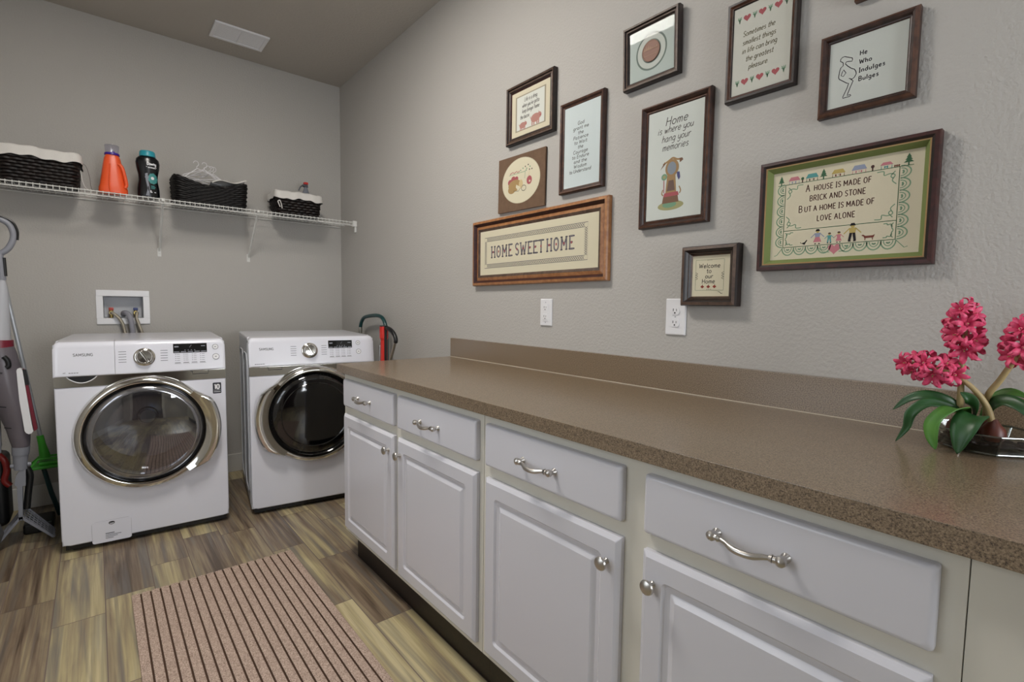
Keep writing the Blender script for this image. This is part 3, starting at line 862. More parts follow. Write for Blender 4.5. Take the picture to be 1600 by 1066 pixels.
# ------------------------------------------------------------------ wire shelf
M_wire = mat('white coated wire', (214, 214, 210), .4)
SZ = 1.795; SY = -.302
t = thing('wire_shelf', 'white wire shelf on the back wall above the washer and dryer', 'shelf', (0, 0, SZ))
b = MB()
xa, xb = XL+.004, -.012
for y, z in ((-.012, -.008), (-.105, -.0045), (-.205, -.0045), (SY, -.003), (SY, -.026)):
    b.cyl((xa, y, z-.0012), (xb, y, z-.0012), .0030, seg=8)
x = xa+.01
while x < xb-.005:
    b.tube([(x, -.010, 0), (x, SY-.002, 0), (x, SY-.0035, -.004), (x, SY-.0035, -.029)], .0017, 5)
    x += .0254
b.build('wire_deck', M_wire, t)
for x in (-1.175, -.663, -2.16):
    b = MB()
    b.box(x-.0045, x+.0045, -.012, -.0008, -.30, -.262, bev=.002)
    T_ = None
    p0 = Vector((x, -.006, -.285)); p1 = Vector((x, SY+.004, -.012))
    b.tube([p0, p1], .006, 4)
    b.box(x-.007, x+.007, SY-.006, SY+.012, -.016, .0, bev=.002)
    b.box(x-.010, x+.010, -.004, -.0008, -.318, -.265, bev=.0015)
    b.build('support_bracket', M_wire, t)
b = MB(); b.box(-.030, -.0008, SY-.012, SY+.02, -.036, .006, bev=.003); b.box(-.014, -.0008, SY-.004, SY+.016, -.075, -.03, bev=.003)
b.build('wall_clip', M_wire, t)

# ------------------------------------------------------------------ baskets on the shelf
M_wick = mat('black wicker', (17, 13, 12), .55, spec=.3, var=(30, (8, 6, 6), .2))
M_wick2 = mat('dark brown wicker', (30, 19, 15), .5, spec=.35, var=(30, (11, 7, 7), .2))
M_cloth = mat('white cotton liner', (214, 211, 206), .95, bump=(220, .5, .002), spec=.1)
ST = SZ+.0022
def basket(label, cx, cy, w, d, h, rows, m, flare=.012, sag=0.0, big=0):
    t = thing('wicker_basket', label, 'basket', (cx, cy, ST), 0, 'dark wicker baskets on the wire shelf')
    b = MB()
    def loop(k, u, off, n=96):
        """k 0..1 height, u angle index"""
        f = flare*k
        p = rrect(-w/2-f+.004, -d/2-f+.004, w/2+f-.004, d/2+f-.004, .035, 6)
        return p
    def zt(x, k):
        s_ = sag*(math.sin(PI*min(1, max(0, (x+w/2)/w)))**1.2)
        return k*(h-s_)
    nst = 44
    for r_ in range(rows):
        k = (r_+.5)/rows
        base = loop(k, 0, 0)
        # resample evenly
        per = [0]
        for i in range(len(base)):
            a_, c_ = base[i], base[(i+1) % len(base)]
            per.append(per[-1]+math.hypot(c_[0]-a_[0], c_[1]-a_[1]))
        tot = per[-1]; pts = []
        M_ = nst*3
        j = 0
        for q in range(M_):
            s_ = tot*q/M_
            while per[j+1] < s_: j += 1
            a_, c_ = base[j], base[(j+1) % len(base)]; f = (s_-per[j])/(per[j+1]-per[j])
            x, y = a_[0]+(c_[0]-a_[0])*f, a_[1]+(c_[1]-a_[1])*f
            tx, ty = c_[0]-a_[0], c_[1]-a_[1]; l = math.hypot(tx, ty) or 1
            nx, ny = ty/l, -tx/l
            o = .0032*math.cos(PI*(q/M_*nst))*(1 if r_ % 2 else -1)
            pts.append((x+nx*o, y+ny*o, .004+zt(x, k)))
        b.tube(pts, h/rows*.56, 6, True)
    for q in range(nst):
        pass
    # twisted rim
    for tw in range(2):
        pts = []
        base = even(loop(1, 0, 0), 120)
        for i, (x, y) in enumerate(base):
            a_ = i*.9+tw*PI
            pts.append((x+.003*math.cos(a_), y+.003*math.cos(a_), .002+zt(x, 1)+.004*math.sin(a_)))
        b.tube(pts, .0055, 6, True)
    b.build('weave', m, t)
    b = MB(); pz = [(0, .002), (.35, None), (.7, None), (1, None)]
    vs = []; fs = []
    for k in (0, .5, .96):
        for x, y in even(loop(k, 0, 0), 96): vs.append((x*.975, y*.965, .003+zt(x, k)))
    n = len(vs)//3
    for i in range(2):
        for q in range(n): fs.append((i*n+q, i*n+(q+1) % n, (i+1)*n+(q+1) % n, (i+1)*n+q))
    fs.append(tuple(range(n))[::-1])
    b.add(vs, fs); b.build('shell', M_black, t)
    return t, loop, zt
def liner(t, w, d, h, hem, rise, flare=.012, seed=1):
    """cloth folded over the rim"""
    rn = random.Random(seed); b = MB()
    prof = [(-.016, h-.05), (-.012, h-.004), (-.004, h+rise), (.006, h+rise+.003), (.012, h+rise-.006), (.0135, h-.004), (.0145, h-hem*.6), (.0135, h-hem)]
    base = even(rrect(-w/2-flare, -d/2-flare, w/2+flare, d/2+flare, .035, 8), 160); n = len(base)
    ph = [rn.random()*6 for _ in range(4)]
    vs = []; fs = []
    for j, (o, z) in enumerate(prof):
        for i, (x, y) in enumerate(base):
            a_, c_ = base[i-1], base[(i+1) % n]
            tx, ty = c_[0]-a_[0], c_[1]-a_[1]; l = math.hypot(tx, ty) or 1
            nx, ny = ty/l, -tx/l
            s_ = i/n*2*PI
            wv = .0022*math.sin(9*s_+ph[0])+.0016*math.sin(17*s_+ph[1])
            dz = .005*math.sin(5*s_+ph[2])+.004*math.sin(13*s_+ph[3])
            f = 1 if j > 3 else .4
            vs.append((x+nx*(o+wv*f), y+ny*(o+wv*f), z+dz*(1.0 if j >= 6 else .5)))
    for j in range(len(prof)-1):
        for i in range(n):
            k = (i+1) % n
            fs.append((j*n+i, j*n+k, (j+1)*n+k, (j+1)*n+i))
    b.add(vs, fs)
    return b.build('liner', M_cloth, t, angle=80)
tA, lp, zt = basket('dark wicker basket with folded white liner at the left end of the shelf', -1.700, -.163, .296, .215, .150, 9, M_wick2)
liner(tA, .296, .215, .150, .020, .030, seed=2)
MB().tube(smooth([(.158, -.02, .155), (.185, .0, .150), (.200, -.01, .09), (.205, -.03, .03), (.215, -.03, .004)], 6), .0015, 6).build('tie_cord', mat('grey cord', (120, 112, 108), .7), tA)
MB().tube(smooth([(.163, -.06, .11), (.168, -.07, .06), (.180, -.06, .02), (.205, -.05, .004)], 6), .0022, 6).build('tie_cord', M_cloth, tA)
tB, lp, zt = basket('black woven basket with a dipping rim holding white hangers', -.915, -.170, .385, .215, .150, 11, M_wick, .008, sag=.045)
# cloth showing above the rim
b = MB(); vs = []; fs = []
nx_, ny_ = 14, 8
for i in range(nx_+1):
    for j in range(ny_+1):
        u, v = i/nx_, j/ny_
        vs.append((.0+.195*u, -.10+.20*v, .138+.036*u**.7+.010*math.sin(7*u+3*v)+.008*math.sin(9*v)))
for i in range(nx_):
    for j in range(ny_):
        a_ = i*(ny_+1)+j; fs.append((a_, a_+ny_+1, a_+ny_+2, a_+1))
b.add(vs, fs); o = b.build('liner', M_cloth, tB, angle=80)
md = o.modifiers.new('thickness', 'SOLIDIFY'); md.thickness = .004
tC, lp, zt = basket('small dark wicker basket with white liner at the right end of the shelf', -.390, -.165, .275, .200, .122, 7, M_wick2)
liner(tC, .275, .200, .122, .018, .030, seed=5)
b = MB(); b.tube(smooth([(-.135, -.122, .085), (-.148, -.128, .075), (-.142, -.128, .055), (-.134, -.125, .04)], 6), .0035, 6); b.tube(smooth([(-.135, -.122, .085), (-.128, -.130, .06), (-.122, -.124, .03)], 6), .003, 6)
b.build('tie_cord', M_cloth, tC)

# hangers heaped in the middle basket
M_hang = mat('white plastic hanger', (222, 220, 222), .3)
def hanger_mesh():
    b = MB()
    b.tube(smooth([(-.16, 0, 0), (-.155, 0, .012), (-.10, 0, .045), (-.03, 0, .085), (0, 0, .10), (.03, 0, .085), (.10, 0, .045), (.155, 0, .012), (.16, 0, 0)], 5), .0035, 8)
    b.tube([(-.16, 0, 0), (.16, 0, 0)], .0032, 8)
    b.tube(smooth([(0, 0, .10), (0, 0, .118), (.018, 0, .133), (.018, 0, .158), (0, 0, .168), (-.016, 0, .160), (-.018, 0, .150)], 5), .0025, 8)
    return b
h0 = hanger_mesh().build('clothes_hanger', M_hang)
tag(h0, 'white plastic clothes hanger heaped with others in the black basket', 'hanger', 'clothes hangers in the black basket')
spots = [((-.975+.018*k, -.232+.026*k, 1.948+.004*(k % 3)), (.12, (-.22, .10, -.05, .20, -.12, .05)[k], .10)) for k in range(6)]
for i, (loc, rot) in enumerate(spots):
    o = h0 if i == 0 else h0.copy()
    if i: COL.objects.link(o)
    o.location = loc; o.rotation_euler = rot; o.scale = (.66, .66, .66)

# ------------------------------------------------------------------ bottles on the shelf
M_orange = mat('orange plastic', (232, 88, 40), .35)
t = thing('detergent_bottle', 'orange laundry detergent jug with a purple collar on the shelf', 'bottle', (-1.398, -.235, ST))
b = MB(); lev = [(0, .060, .036, .012), (.004, .066, .040, .0), (.030, .0655, .041, 0), (.045, .060, .039, 0), (.10, .052, .037, .004), (.16, .043, .033, .004), (.195, .037, .030, .0), (.206, .032, .028, 0), (.212, .031, .027, 0)]
vs = []; fs = []; nq = 32
for z, rx, ry, _ in lev:
    for k in range(nq):
        a_ = 2*PI*k/nq; c_, s_ = math.cos(a_), math.sin(a_)
        pw = .75
        vs.append((rx*math.copysign(abs(c_)**pw, c_), ry*math.copysign(abs(s_)**pw, s_), z))
for i in range(len(lev)-1):
    for k in range(nq): fs.append((i*nq+k, i*nq+(k+1) % nq, (i+1)*nq+(k+1) % nq, (i+1)*nq+k))
fs.append(tuple(range(nq))[::-1]); fs.append(tuple((len(lev)-1)*nq+k for k in range(nq)))
b.add(vs, fs); body = b.build('body', M_orange, t, angle=60)
MB().tube(smooth([(.026, -.030, .165), (.040, -.034, .150), (.050, -.035, .11), (.058, -.033, .055), (.050, -.032, .035)], 5), [.009]*21, 10).build('grip', M_orange, body)
MB().tube(smooth([(-.012, -.034, .16), (-.016, -.0395, .10), (-.018, -.043, .04), (-.016, -.041, .008)], 5), .004, 6).build('ridge', M_orange, body)
b = MB(); b.lathe([(.034, .2125), (.035, .214), (.034, .224), (.028, .226)], 32); b.box(.0, .012, -.03, -.012, .224, .232, bev=.003)
b.build('collar', mat('purple plastic', (58, 30, 140), .35), t)
MB().lathe([(.027, .2265), (.030, .230), (.033, .262), (.032, .268), (0, .270)], 32).build('cap', glassy('clear cap', (238, 238, 246), 1.6, .1), t)
t = thing('scent_bottle', 'black bottle with a teal cap on the shelf, right of the orange jug', 'bottle', (-1.236, -.235, ST))
b = MB(); lev = [(0, .050, .030), (.004, .054, .034), (.05, .053, .034), (.10, .046, .031), (.13, .047, .031), (.17, .055, .034), (.20, .058, .035), (.222, .054, .033), (.232, .044, .030), (.236, .040, .028)]
vs = []; fs = []
for z, rx, ry in lev:
    for k in range(nq):
        a_ = 2*PI*k/nq; vs.append((rx*math.cos(a_), ry*math.sin(a_), z))
for i in range(len(lev)-1):
    for k in range(nq): fs.append((i*nq+k, i*nq+(k+1) % nq, (i+1)*nq+(k+1) % nq, (i+1)*nq+k))
fs.append(tuple(range(nq))[::-1]); fs.append(tuple((len(lev)-1)*nq+k for k in range(nq)))
b.add(vs, fs); body = b.build('body', mat('black bottle', (12, 13, 17), .25), t, angle=60)
b = MB()
def onb(u, v):
    """point on the bottle's front"""
    for i in range(len(lev)-1):
        if lev[i][0] <= v <= lev[i+1][0]:
            f = (v-lev[i][0])/(lev[i+1][0]-lev[i][0]); rx = lev[i][1]+(lev[i+1][1]-lev[i][1])*f; ry = lev[i][2]+(lev[i+1][2]-lev[i][2])*f
            return (u, -ry*math.sqrt(max(.02, 1-(u/rx)**2))-.0012, v)
    return (u, -.03, v)
tmp = MB()
write(tmp, 'Downy', .016, .186, .017, .0035, 0, 1, sx=.85, sp=.02)
tmp.rect(-.010, .174, .040, .1765, 0, 1)
write(tmp, 'UNSTOPABLES', .017, .1805-.012, .0065, .0014, 0, 1, sx=.8, sp=.02)
for k in range(9):
    a_ = 2*PI*k/9
    tmp.disc(.020+.014*math.cos(a_), .110+.020*math.sin(a_), .010, .012, .0002*(k % 2), 2, 10)
tmp.disc(.019, .112, .008, .009, -.0004, 1, 12); tmp.disc(-.008, .115, .010, .007, -.0003, 3, 12)
tmp.poly([(-.016, .135), (-.004, .14), (-.002, .10), (.004, .05), (.0, .01), (-.016, .01), (-.006, .05), (-.014, .10)], .0004, 3)
for k in range(3): tmp.rect(.010, .052+.007*k, .028+.004*(k % 2), .0555+.007*k, 0, 2)
tmp.rect(.006, .028, .011, .042, 0, 1); tmp.rect(.006, .030, .034, .034, 0, 1)
for p, f, m_ in [(tmp.v, tmp.f, tmp.m)]:
    o_ = 0
    b.v = [Vector(onb(q.x, q.z))+Vector((0, q.y, 0)) for q in p]; b.f = f; b.m = m_
b.build('printing', [M_black, M_plate, mat('teal print', (66, 140, 138), .5), mat('silver print', (120, 124, 134), .4)], body)
MB().lathe([(.039, .2365), (.040, .240), (.038, .262), (.034, .268), (0, .269)], 36).build('cap', mat('teal plastic', (44, 150, 166), .35), t)
t = thing('spray_bottle', 'grey spray bottle with a red nozzle sticking out of the small basket', 'bottle', (-.312, -.150, ST+.0575))
b = MB(); b.lathe([(.034, -.05), (.036, -.046), (.036, .07), (.034, .095), (.016, .150), (.012, .162), (.012, .172), (0, .172)], 28); b.build('body', mat('clear grey plastic', (120, 124, 132), .25), t)
b = MB(); b.box(-.024, .014, -.012, .012, .172, .186, bev=.004); b.box(-.014, .014, -.014, .014, .166, .174, bev=.002); b.tube(smooth([(-.018, 0, .178), (-.034, 0, .168), (-.044, 0, .150), (-.048, 0, .138)], 5), .004, 8); b.build('trigger', mat('dark grey plastic', (74, 76, 84), .4), t)
MB().box(-.014, .016, -.013, .013, .1865, .203, bev=.005).build('nozzle', mat('red plastic', (196, 44, 36), .4), t)
# ------------------------------------------------------------------ framed needlework on the right wall
M_thread = mat('dark thread', (70, 64, 62), .9)
M_red = mat('red thread', (160, 84, 88), .9)
M_green = mat('green thread', (112, 148, 120), .9)
M_dgreen = mat('dark green thread', (58, 92, 62), .9)
M_aida = mat('white even-weave cloth', (206, 208, 200), .95, bump=(900, .3, .001), spec=.1)
M_cream = mat('cream even-weave cloth', (208, 201, 176), .95, bump=(900, .3, .001), spec=.1)
M_glass = glassy('picture glass', (248, 249, 249), 1.16)
def picture(label, y_left, z_bot, w, h, prof, pmats, mats, art, cat='framed needlework', glass=False, lean=0.0, board=None, depth=None, back='needlework', tilt=0.0):
    """prof = [(inset from the outer edge, distance from the wall)]; pmats index one per segment"""
    t = thing('framed_needlework', label, cat, (-.0012, y_left, z_bot), R90, 'framed needlework on the right wall')
    t.rotation_euler = (0, 0, R90)
    if tilt: t.rotation_euler = (Matrix.Rotation(R90, 3, 'Z') @ Matrix.Rotation(tilt, 3, 'Y')).to_euler()
    if lean: t.rotation_euler = (Matrix.Rotation(R90, 3, 'Z') @ Matrix.Rotation(lean, 3, 'X')).to_euler()
    b = MB(); rr = [(0, 0)]+prof
    corners = lambda i: [(i, i), (w-i, i), (w-i, h-i), (i, h-i)]
    vs = []; fs = []; ms = []
    for ins, d in rr: vs += [(p[0], -d, p[1]) for p in corners(ins)]
    for i in range(len(rr)-1):
        for k in range(4):
            k2 = (k+1) % 4
            b.add([vs[i*4+k], vs[i*4+k2], vs[(i+1)*4+k2], vs[(i+1)*4+k]], [(0, 1, 2, 3)], pmats[i] if i < len(pmats) else pmats[-1])
    fr = b.build('frame', mats, t, angle=20)
    ins = prof[-1][0]; dp = prof[-1][1]
    # board the cloth is laced on
    b = MB(); b.box(ins-.002, w-ins+.002, -dp-.0008, -dp+.006, ins-.002, h-ins+.002, 0)
    b.x = TR(ins, -dp-.0008, ins)
    o = art(b, w-2*ins, h-2*ins, t)
    o_ = b.build(back, o, t, flat=True)
    if glass:
        MB().box(ins-.001, w-ins+.001, -dp-.0042, -dp-.0028, ins-.001, h-ins+.001).build('glass', M_glass, t)
    return t
E_ = -.0003   # thread lies just proud of the cloth
W_dark = wood('dark walnut frame', (36, 20, 14), (62, 36, 26), .42, (30, 30, 30))
W_ebony = wood('ebony frame', (20, 12, 10), (38, 24, 20), .42, (30, 30, 30))
W_brown = wood('brown walnut frame', (62, 38, 27), (92, 60, 43), .42, (30, 30, 30))
W_oak = wood('orange oak frame', (140, 92, 56), (170, 120, 76), .38, (30, 30, 30))
W_mah = wood('mahogany frame', (42, 16, 14), (66, 28, 23), .4, (30, 30, 30))
W_grey = wood('weathered brown frame', (66, 48, 38), (94, 74, 60), .5, (30, 30, 30))
M_gold = mat('gilt lip', (140, 112, 70), .4, metal=.4)

def heart(b, u, v, s, m, y=E_):
    pts = []
    for k in range(24):
        a = 2*PI*k/24
        pts.append((u+s*.055*16*math.sin(a)**3*.6, v+s*.055*.6*(13*math.cos(a)-5*math.cos(2*a)-2*math.cos(3*a)-math.cos(4*a))))
    b.poly(pts, y, m)

# 1 -- top left, two pigs
def art(b, w, h, t):
    b.rect(w*.10, h*.10, w*.90, h*.90, E_*.6, 4)
    b.rect(w*.135, h*.125, w*.865, h*.875, E_*.9, 1)
    lh = h*.125; th = h*.088
    for k, s in enumerate(["Life is a drag", "when you've gotta", "keep bringin' home", "the bacon."]):
        write(b, s, w*(.51 if k < 3 else .36), h*.735-k*lh, th, .0019, E_*1.6, 2, slant=.12, sx=.80, sp=.0)
    for cx, cz, s in ((.30, .215, .80), (.64, .275, 1.10)):
        X, Zc = w*cx, h*cz; q = w*.11*s
        b.disc(X, Zc, q, q*.62, E_*1.6, 3, 18); b.disc(X+q*.85, Zc+q*.18, q*.45, q*.42, E_*1.8, 3, 14)
        for k in (-.7, -.3, .35, .7): b.rect(X+k*q-q*.12, Zc-q*.95, X+k*q+q*.12, Zc-q*.3, E_*1.5, 3)
        b.poly([(X+q*.65, Zc+q*.5), (X+q*.85, Zc+q*.5), (X+q*.70, Zc+q*.85)], E_*2, 3)
        b.line(smooth([(X-q*.95, Zc+q*.1), (X-q*1.15, Zc+q*.3), (X-q*1.0, Zc+q*.4)], 4), .0022, E_*1.8, 3)
        b.disc(X+q*1.05, Zc+q*.12, q*.14, q*.12, E_*2.4, 5, 10)
    return [mat('ivory mat board', (204, 196, 172), .9), M_aida, M_thread, mat('pig pink thread', (170, 124, 114), .9), mat('mat bevel', (150, 142, 122), .9), M_red]
picture('dark-framed stitched verse above two pink pigs, leftmost of the top pictures', -2.069, 1.925, .310, .256,
        [(0, .020), (.004, .024), (.010, .022), (.013, .016), (.020, .018), (.026, .016), (.032, .010)], [0, 0, 1, 0, 1, 0, 2], [W_ebony, W_grey, W_mah], art)
# 2 -- tall narrow
def art(b, w, h, t):
    rows = ['God', 'grant me', 'the', 'Patience', 'to Wait', 'the', 'Courage', 'to Endure', 'and the', 'Wisdom', 'to Understand']
    for k, s in enumerate(rows):
        write(b, s, w*.47, h*(.755-k*.0585), h*.041, .0019, E_, 1, slant=.16, sx=1.42 if k < 10 else 1.22)
    return [mat('pale blue white cloth', (196, 206, 206), .95, bump=(900, .3, .001)), M_thread]
picture('tall narrow brown frame with an eleven-line stitched prayer', -2.416, 1.652, .230, .360,
        [(0, .016), (.004, .022), (.010, .020), (.016, .014), (.020, .013), (.022, .010)], [0, 0, 1, 0, 1, 0], [W_dark, W_brown], art)
# 3 -- brown plaque with an oval of vegetables
def art(b, w, h, t):
    n = 48
    b.disc(w*.5, h*.53, w*.405, h*.405, E_*.5, 1, n)
    b.ring(w*.5, h*.53, w*.41, .0025, E_*.8, 2, n, rv=h*.41)
    y = E_*1.4
    b.line([(w*.24, h*.665), (w*.60, h*.675)], .0022, y, 5)
    for k in range(8): b.disc(w*(.27+.028*k), h*(.69+.008*(k % 3)), .003, .004, y, 3, 8)
    for k, (u, v) in enumerate([(.55, .74), (.60, .76), (.63, .72), (.66, .78), (.70, .74), (.69, .69), (.62, .69), (.74, .69), (.50, .71)]): b.disc(w*u, h*v, .0036, .0036, y, 6 if k % 2 else 5, 8)
    for u, v, r in ((.27, .53, .052), (.34, .58, .05), (.41, .575, .042)): b.disc(w*u, h*v, w*r, h*r*1.1, y, 3, 16)
    b.disc(w*.38, h*.46, w*.15, h*.105, y*1.2, 4, 24); b.disc(w*.31, h*.39, w*.085, h*.075, y*1.3, 4, 18)
    b.poly([(w*.41, h*.47), (w*.49, h*.42), (w*.52, h*.36), (w*.46, h*.34), (w*.40, h*.42)], y*1.6, 1)
    b.disc(w*.51, h*.46, w*.045, h*.085, y*1.4, 7, 14)
    b.disc(w*.69, h*.50, w*.055, h*.078, y*1.3, 3, 18); b.disc(w*.70, h*.48, w*.018, h*.02, y*1.8, 1, 8)
    b.line([(w*.60, h*.69), (w*.59, h*.55)], .0024, y, 5); b.line([(w*.69, h*.66), (w*.68, h*.57)], .0026, y, 7)
    b.ring(w*.575, h*.38, w*.05, .002, y*1.7, 6, 18, rv=h*.05); b.line([(w*.35, h*.36), (w*.46, h*.34), (w*.50, h*.39)], .0018, y*1.8, 6)
    return [mat('brown suede board', (112, 88, 68), .95, var=(40, (98, 76, 58), .3), bump=(500, .3, .001)), M_cream, mat('pale edge', (190, 182, 156), .9), M_red, mat('mushroom thread', (160, 132, 88), .9), M_green, M_thread, mat('pale thread', (196, 176, 132), .9)]
picture('frameless brown plaque with an oval of stitched mushrooms and radishes', -2.005, 1.632, .317, .245,
        [(0, .008), (.0008, .010), (.0015, .010)], [0, 0, 0], [mat('plaque edge', (52, 40, 32), .8)], art, tilt=.015)
# 4 -- long orange oak frame
def art(b, w, h, t):
    u0, v0, u1, v1 = w*.045, h*.15, w*.93, h*.85
    bw = h*.085
    for k in (0, bw): b.line([(u0+k, v0+k), (u1-k, v0+k), (u1-k, v1-k), (u0+k, v1-k)], .0020, E_, 1, True)
    # chain of small links in the border
    def chain(a, c, n):
        for k in range(n):
            f0, f1 = k/n, (k+1)/n
            p0 = (a[0]+(c[0]-a[0])*f0, a[1]+(c[1]-a[1])*f0); p1 = (a[0]+(c[0]-a[0])*f1, a[1]+(c[1]-a[1])*f1)
            nx, nz = (0, bw*.36) if abs(c[0]-a[0]) > abs(c[1]-a[1]) else (bw*.36, 0)
            b.line([(p0[0]-nx, p0[1]-nz), (p1[0]+nx, p1[1]+nz)], .0017, E_*1.3, 1)
            b.line([(p0[0]+nx, p0[1]+nz), (p1[0]-nx, p1[1]-nz)], .0017, E_*1.3, 1)
    chain((u0+bw, v0+bw/2), (u1-bw, v0+bw/2), 56); chain((u0+bw, v1-bw/2), (u1-bw, v1-bw/2), 56)
    chain((u0+bw/2, v0+bw), (u0+bw/2, v1-bw), 12); chain((u1-bw/2, v0+bw), (u1-bw/2, v1-bw), 12)
    x = w*.115
    th = h*.245
    for word, adv in (('HOME', .0), ('SWEET', .0), ('HOME', .0)):
        sx = 1.0
        for ch in word:
            gw = G[ch][0]
            write(b, ch, x, h*.385, th, .0072, E_*1.5, 1, align='l', sx=.92, serif=.12)
            # split stem and small cross at mid height
            b.disc(x+gw*.42*th, h*.385+th*.5, .0045, .0062, E_*2.4, 2, 8)
            write(b, ch, x+.0004, h*.385, th, .0012, E_*2.2, 3, align='l', sx=.92)
            x += gw*th*.92+.0085
        x += .012
    return [M_cream, mat('navy thread', (76, 72, 88), .9), M_red, mat('pale lilac thread', (170, 164, 160), .9)]
picture('long orange-wood frame with the stitched words of home above the left outlet', -1.815, 1.292, .868, .318,
        [(0, .018), (.004, .024), (.014, .026), (.020, .020), (.026, .012), (.032, .014), (.040, .016), (.046, .014), (.054, .010)], [0, 0, 0, 1, 1, 0, 0, 2, 2], [W_oak, W_mah, W_grey], art, tilt=-.004)
# 5 -- small square with a coin
def art(b, w, h, t):
    c = (w*.5, h*.5)
    b.disc(c[0], c[1], w*.335, w*.335, E_*.5, 1, 56); b.ring(c[0], c[1], w*.335, .006, E_*.9, 2, 56)
    b.ring(c[0], c[1], w*.205, .005, E_*1.0, 2, 48)
    b.lathe([(w*.198, 0), (w*.198, .0035), (w*.18, .004), (w*.176, .003), (0, .0034)], 48, 3, TR(c[0], -.0004, c[1]) @ FRONT)
    for k in range(7):
        b.poly([(c[0]-w*.14+w*.046*k-.006, c[1]+w*.02), (c[0]-w*.14+w*.046*k+.005, c[1]+w*.02), (c[0]-w*.14+w*.046*k+.002, c[1]+w*(.08+.03*math.sin(k)))], -.0048, 4)
    b.rect(c[0]-w*.15, c[1]-w*.08, c[0]+w*.15, c[1]-w*.072, -.0048, 4)
    return [mat('pale mat board', (198, 206, 200), .9), mat('white mat inner', (212, 214, 206), .9), mat('mat groove', (122, 132, 124), .9), mat('copper medal', (132, 96, 80), .6), mat('medal relief', (150, 116, 92), .6)]
picture('small dark frame holding a copper medal in a round white mount', -2.735, 1.963, .222, .212,
        [(0, .018), (.003, .026), (.009, .026), (.012, .020), (.017, .021), (.021, .016), (.024, .012)], [0, 0, 1, 0, 1, 0, 0], [W_ebony, W_grey], art, glass=True, cat='framed medal', lean=math.radians(2.1))
# 6 -- tall with a standing clock
def art(b, w, h, t):
    write(b, 'Home', w*.52, h*.885-.012, h*.075, .0026, E_, 1, slant=.22, sx=1.15)
    for k, s in enumerate(['is where you', 'hang your', 'memories']):
        write(b, s, w*(.50, .52, .51)[k], h*(.785-k*.080), h*.062, .0020, E_, 1, slant=.24, sx=1.0, sp=.03)
    y = E_; c = w*.46
    b.disc(c+w*.0, h*.115, w*.24, h*.042, y*.8, 2, 28); b.disc(c-w*.02, h*.125, w*.13, h*.028, y*1.0, 3, 20)
    b.poly([(c-w*.16, h*.14), (c+w*.15, h*.14), (c+w*.13, h*.20), (c-w*.14, h*.20)], y*1.2, 4)
    b.poly([(c-w*.14, h*.20), (c+w*.15, h*.20), (c+w*.13, h*.235), (c-w*.12, h*.235)], y*1.3, 5)
    b.poly([(c-w*.10, h*.235), (c+w*.10, h*.235), (c+w*.075, h*.40), (c-w*.075, h*.40)], y*1.2, 6)
    b.poly([(c-w*.075, h*.25), (c+w*.075, h*.25), (c+w*.045, h*.345), (c-w*.045, h*.345)], y*1.8, 7)
    b.disc(c+w*.01, h*.455, w*.125, h*.080, y*1.4, 6, 26); b.disc(c+w*.005, h*.455, w*.082, h*.058, y*2, 8, 24)
    b.line(smooth([(c-w*.16, h*.50), (c-w*.06, h*.525), (c+w*.02, h*.545), (c+w*.10, h*.525), (c+w*.18, h*.52)], 5), .006, y*1.6, 6)
    b.poly([(c-w*.21, h*.455), (c-w*.12, h*.50), (c-w*.13, h*.525), (c-w*.17, h*.49)], y*1.8, 4); b.poly([(c+w*.15, h*.49), (c+w*.21, h*.51), (c+w*.19, h*.53), (c+w*.14, h*.53)], y*1.8, 4)
    b.disc(c-w*.13, h*.385, w*.055, h*.030, y*2, 3, 16); b.disc(c-w*.13, h*.385, w*.03, h*.016, y*2.4, 2, 12)
    b.poly([(c+w*.10, h*.41), (c+w*.15, h*.41), (c+w*.165, h*.36), (c+w*.14, h*.335), (c+w*.11, h*.37)], y*2, 9)
    b.line([(c-w*.135, h*.355), (c-w*.13, h*.24)], .003, y*1.7, 5); b.line(smooth([(c-w*.15, h*.27), (c-w*.17, h*.235), (c-w*.14, h*.215)], 4), .004, y*1.7, 6)
    b.line(smooth([(c+w*.15, h*.28), (c+w*.18, h*.24), (c+w*.16, h*.215)], 4), .004, y*1.7, 6)
    return [mat('grey white cloth', (196, 201, 195), .95, bump=(900, .3, .001)), M_thread, mat('olive thread', (152, 150, 108), .9), M_green, mat('umber thread', (116, 88, 70), .9), M_red, mat('ochre thread', (150, 122, 86), .9), mat('shadow brown thread', (104, 84, 76), .9), mat('blue grey thread', (128, 136, 144), .9), mat('blue thread', (74, 76, 116), .9)]
picture('tall brown frame with stitched script above a standing clock', -2.818, 1.469, .257, .414,
        [(0, .018), (.003, .024), (.008, .026), (.014, .020), (.018, .014), (.023, .016), (.027, .012)], [0, 0, 1, 0, 0, 1, 0], [W_dark, W_brown], art)
# 7 -- top centre with rows of hearts
def art(b, w, h, t):
    for k, s in enumerate(['Sometimes the', 'smallest things', 'in life can bring', 'the greatest', 'pleasure.']):
        write(b, s, w*(.45, .46, .47, .48, .47)[k], h*(.655-k*.098), h*.058, .0017, E_, 1, slant=.18, sx=.92, sp=.03)
    for v in (.135, .865):
        for k in range(7):
            u = w*(.10+.135*k)
            if k % 2: heart(b, u, h*v, w*.125, 2)
            else:
                for q in (-1, 1):
                    b.line(smooth([(u, h*(v-.035)), (u+q*w*.012, h*v), (u+q*w*.032, h*(v+.03))], 4), .0022, E_, 3)
                    b.line(smooth([(u, h*(v-.01)), (u+q*w*.02, h*(v+.0)), (u+q*w*.036, h*(v+.008))], 4), .0018, E_, 3)
                b.line([(u, h*(v-.04)), (u, h*(v+.03))], .0018, E_, 3)
    return [mat('warm grey cloth', (190, 190, 180), .95, bump=(900, .3, .001)), mat('olive brown thread', (104, 98, 78), .9), M_red, M_green]
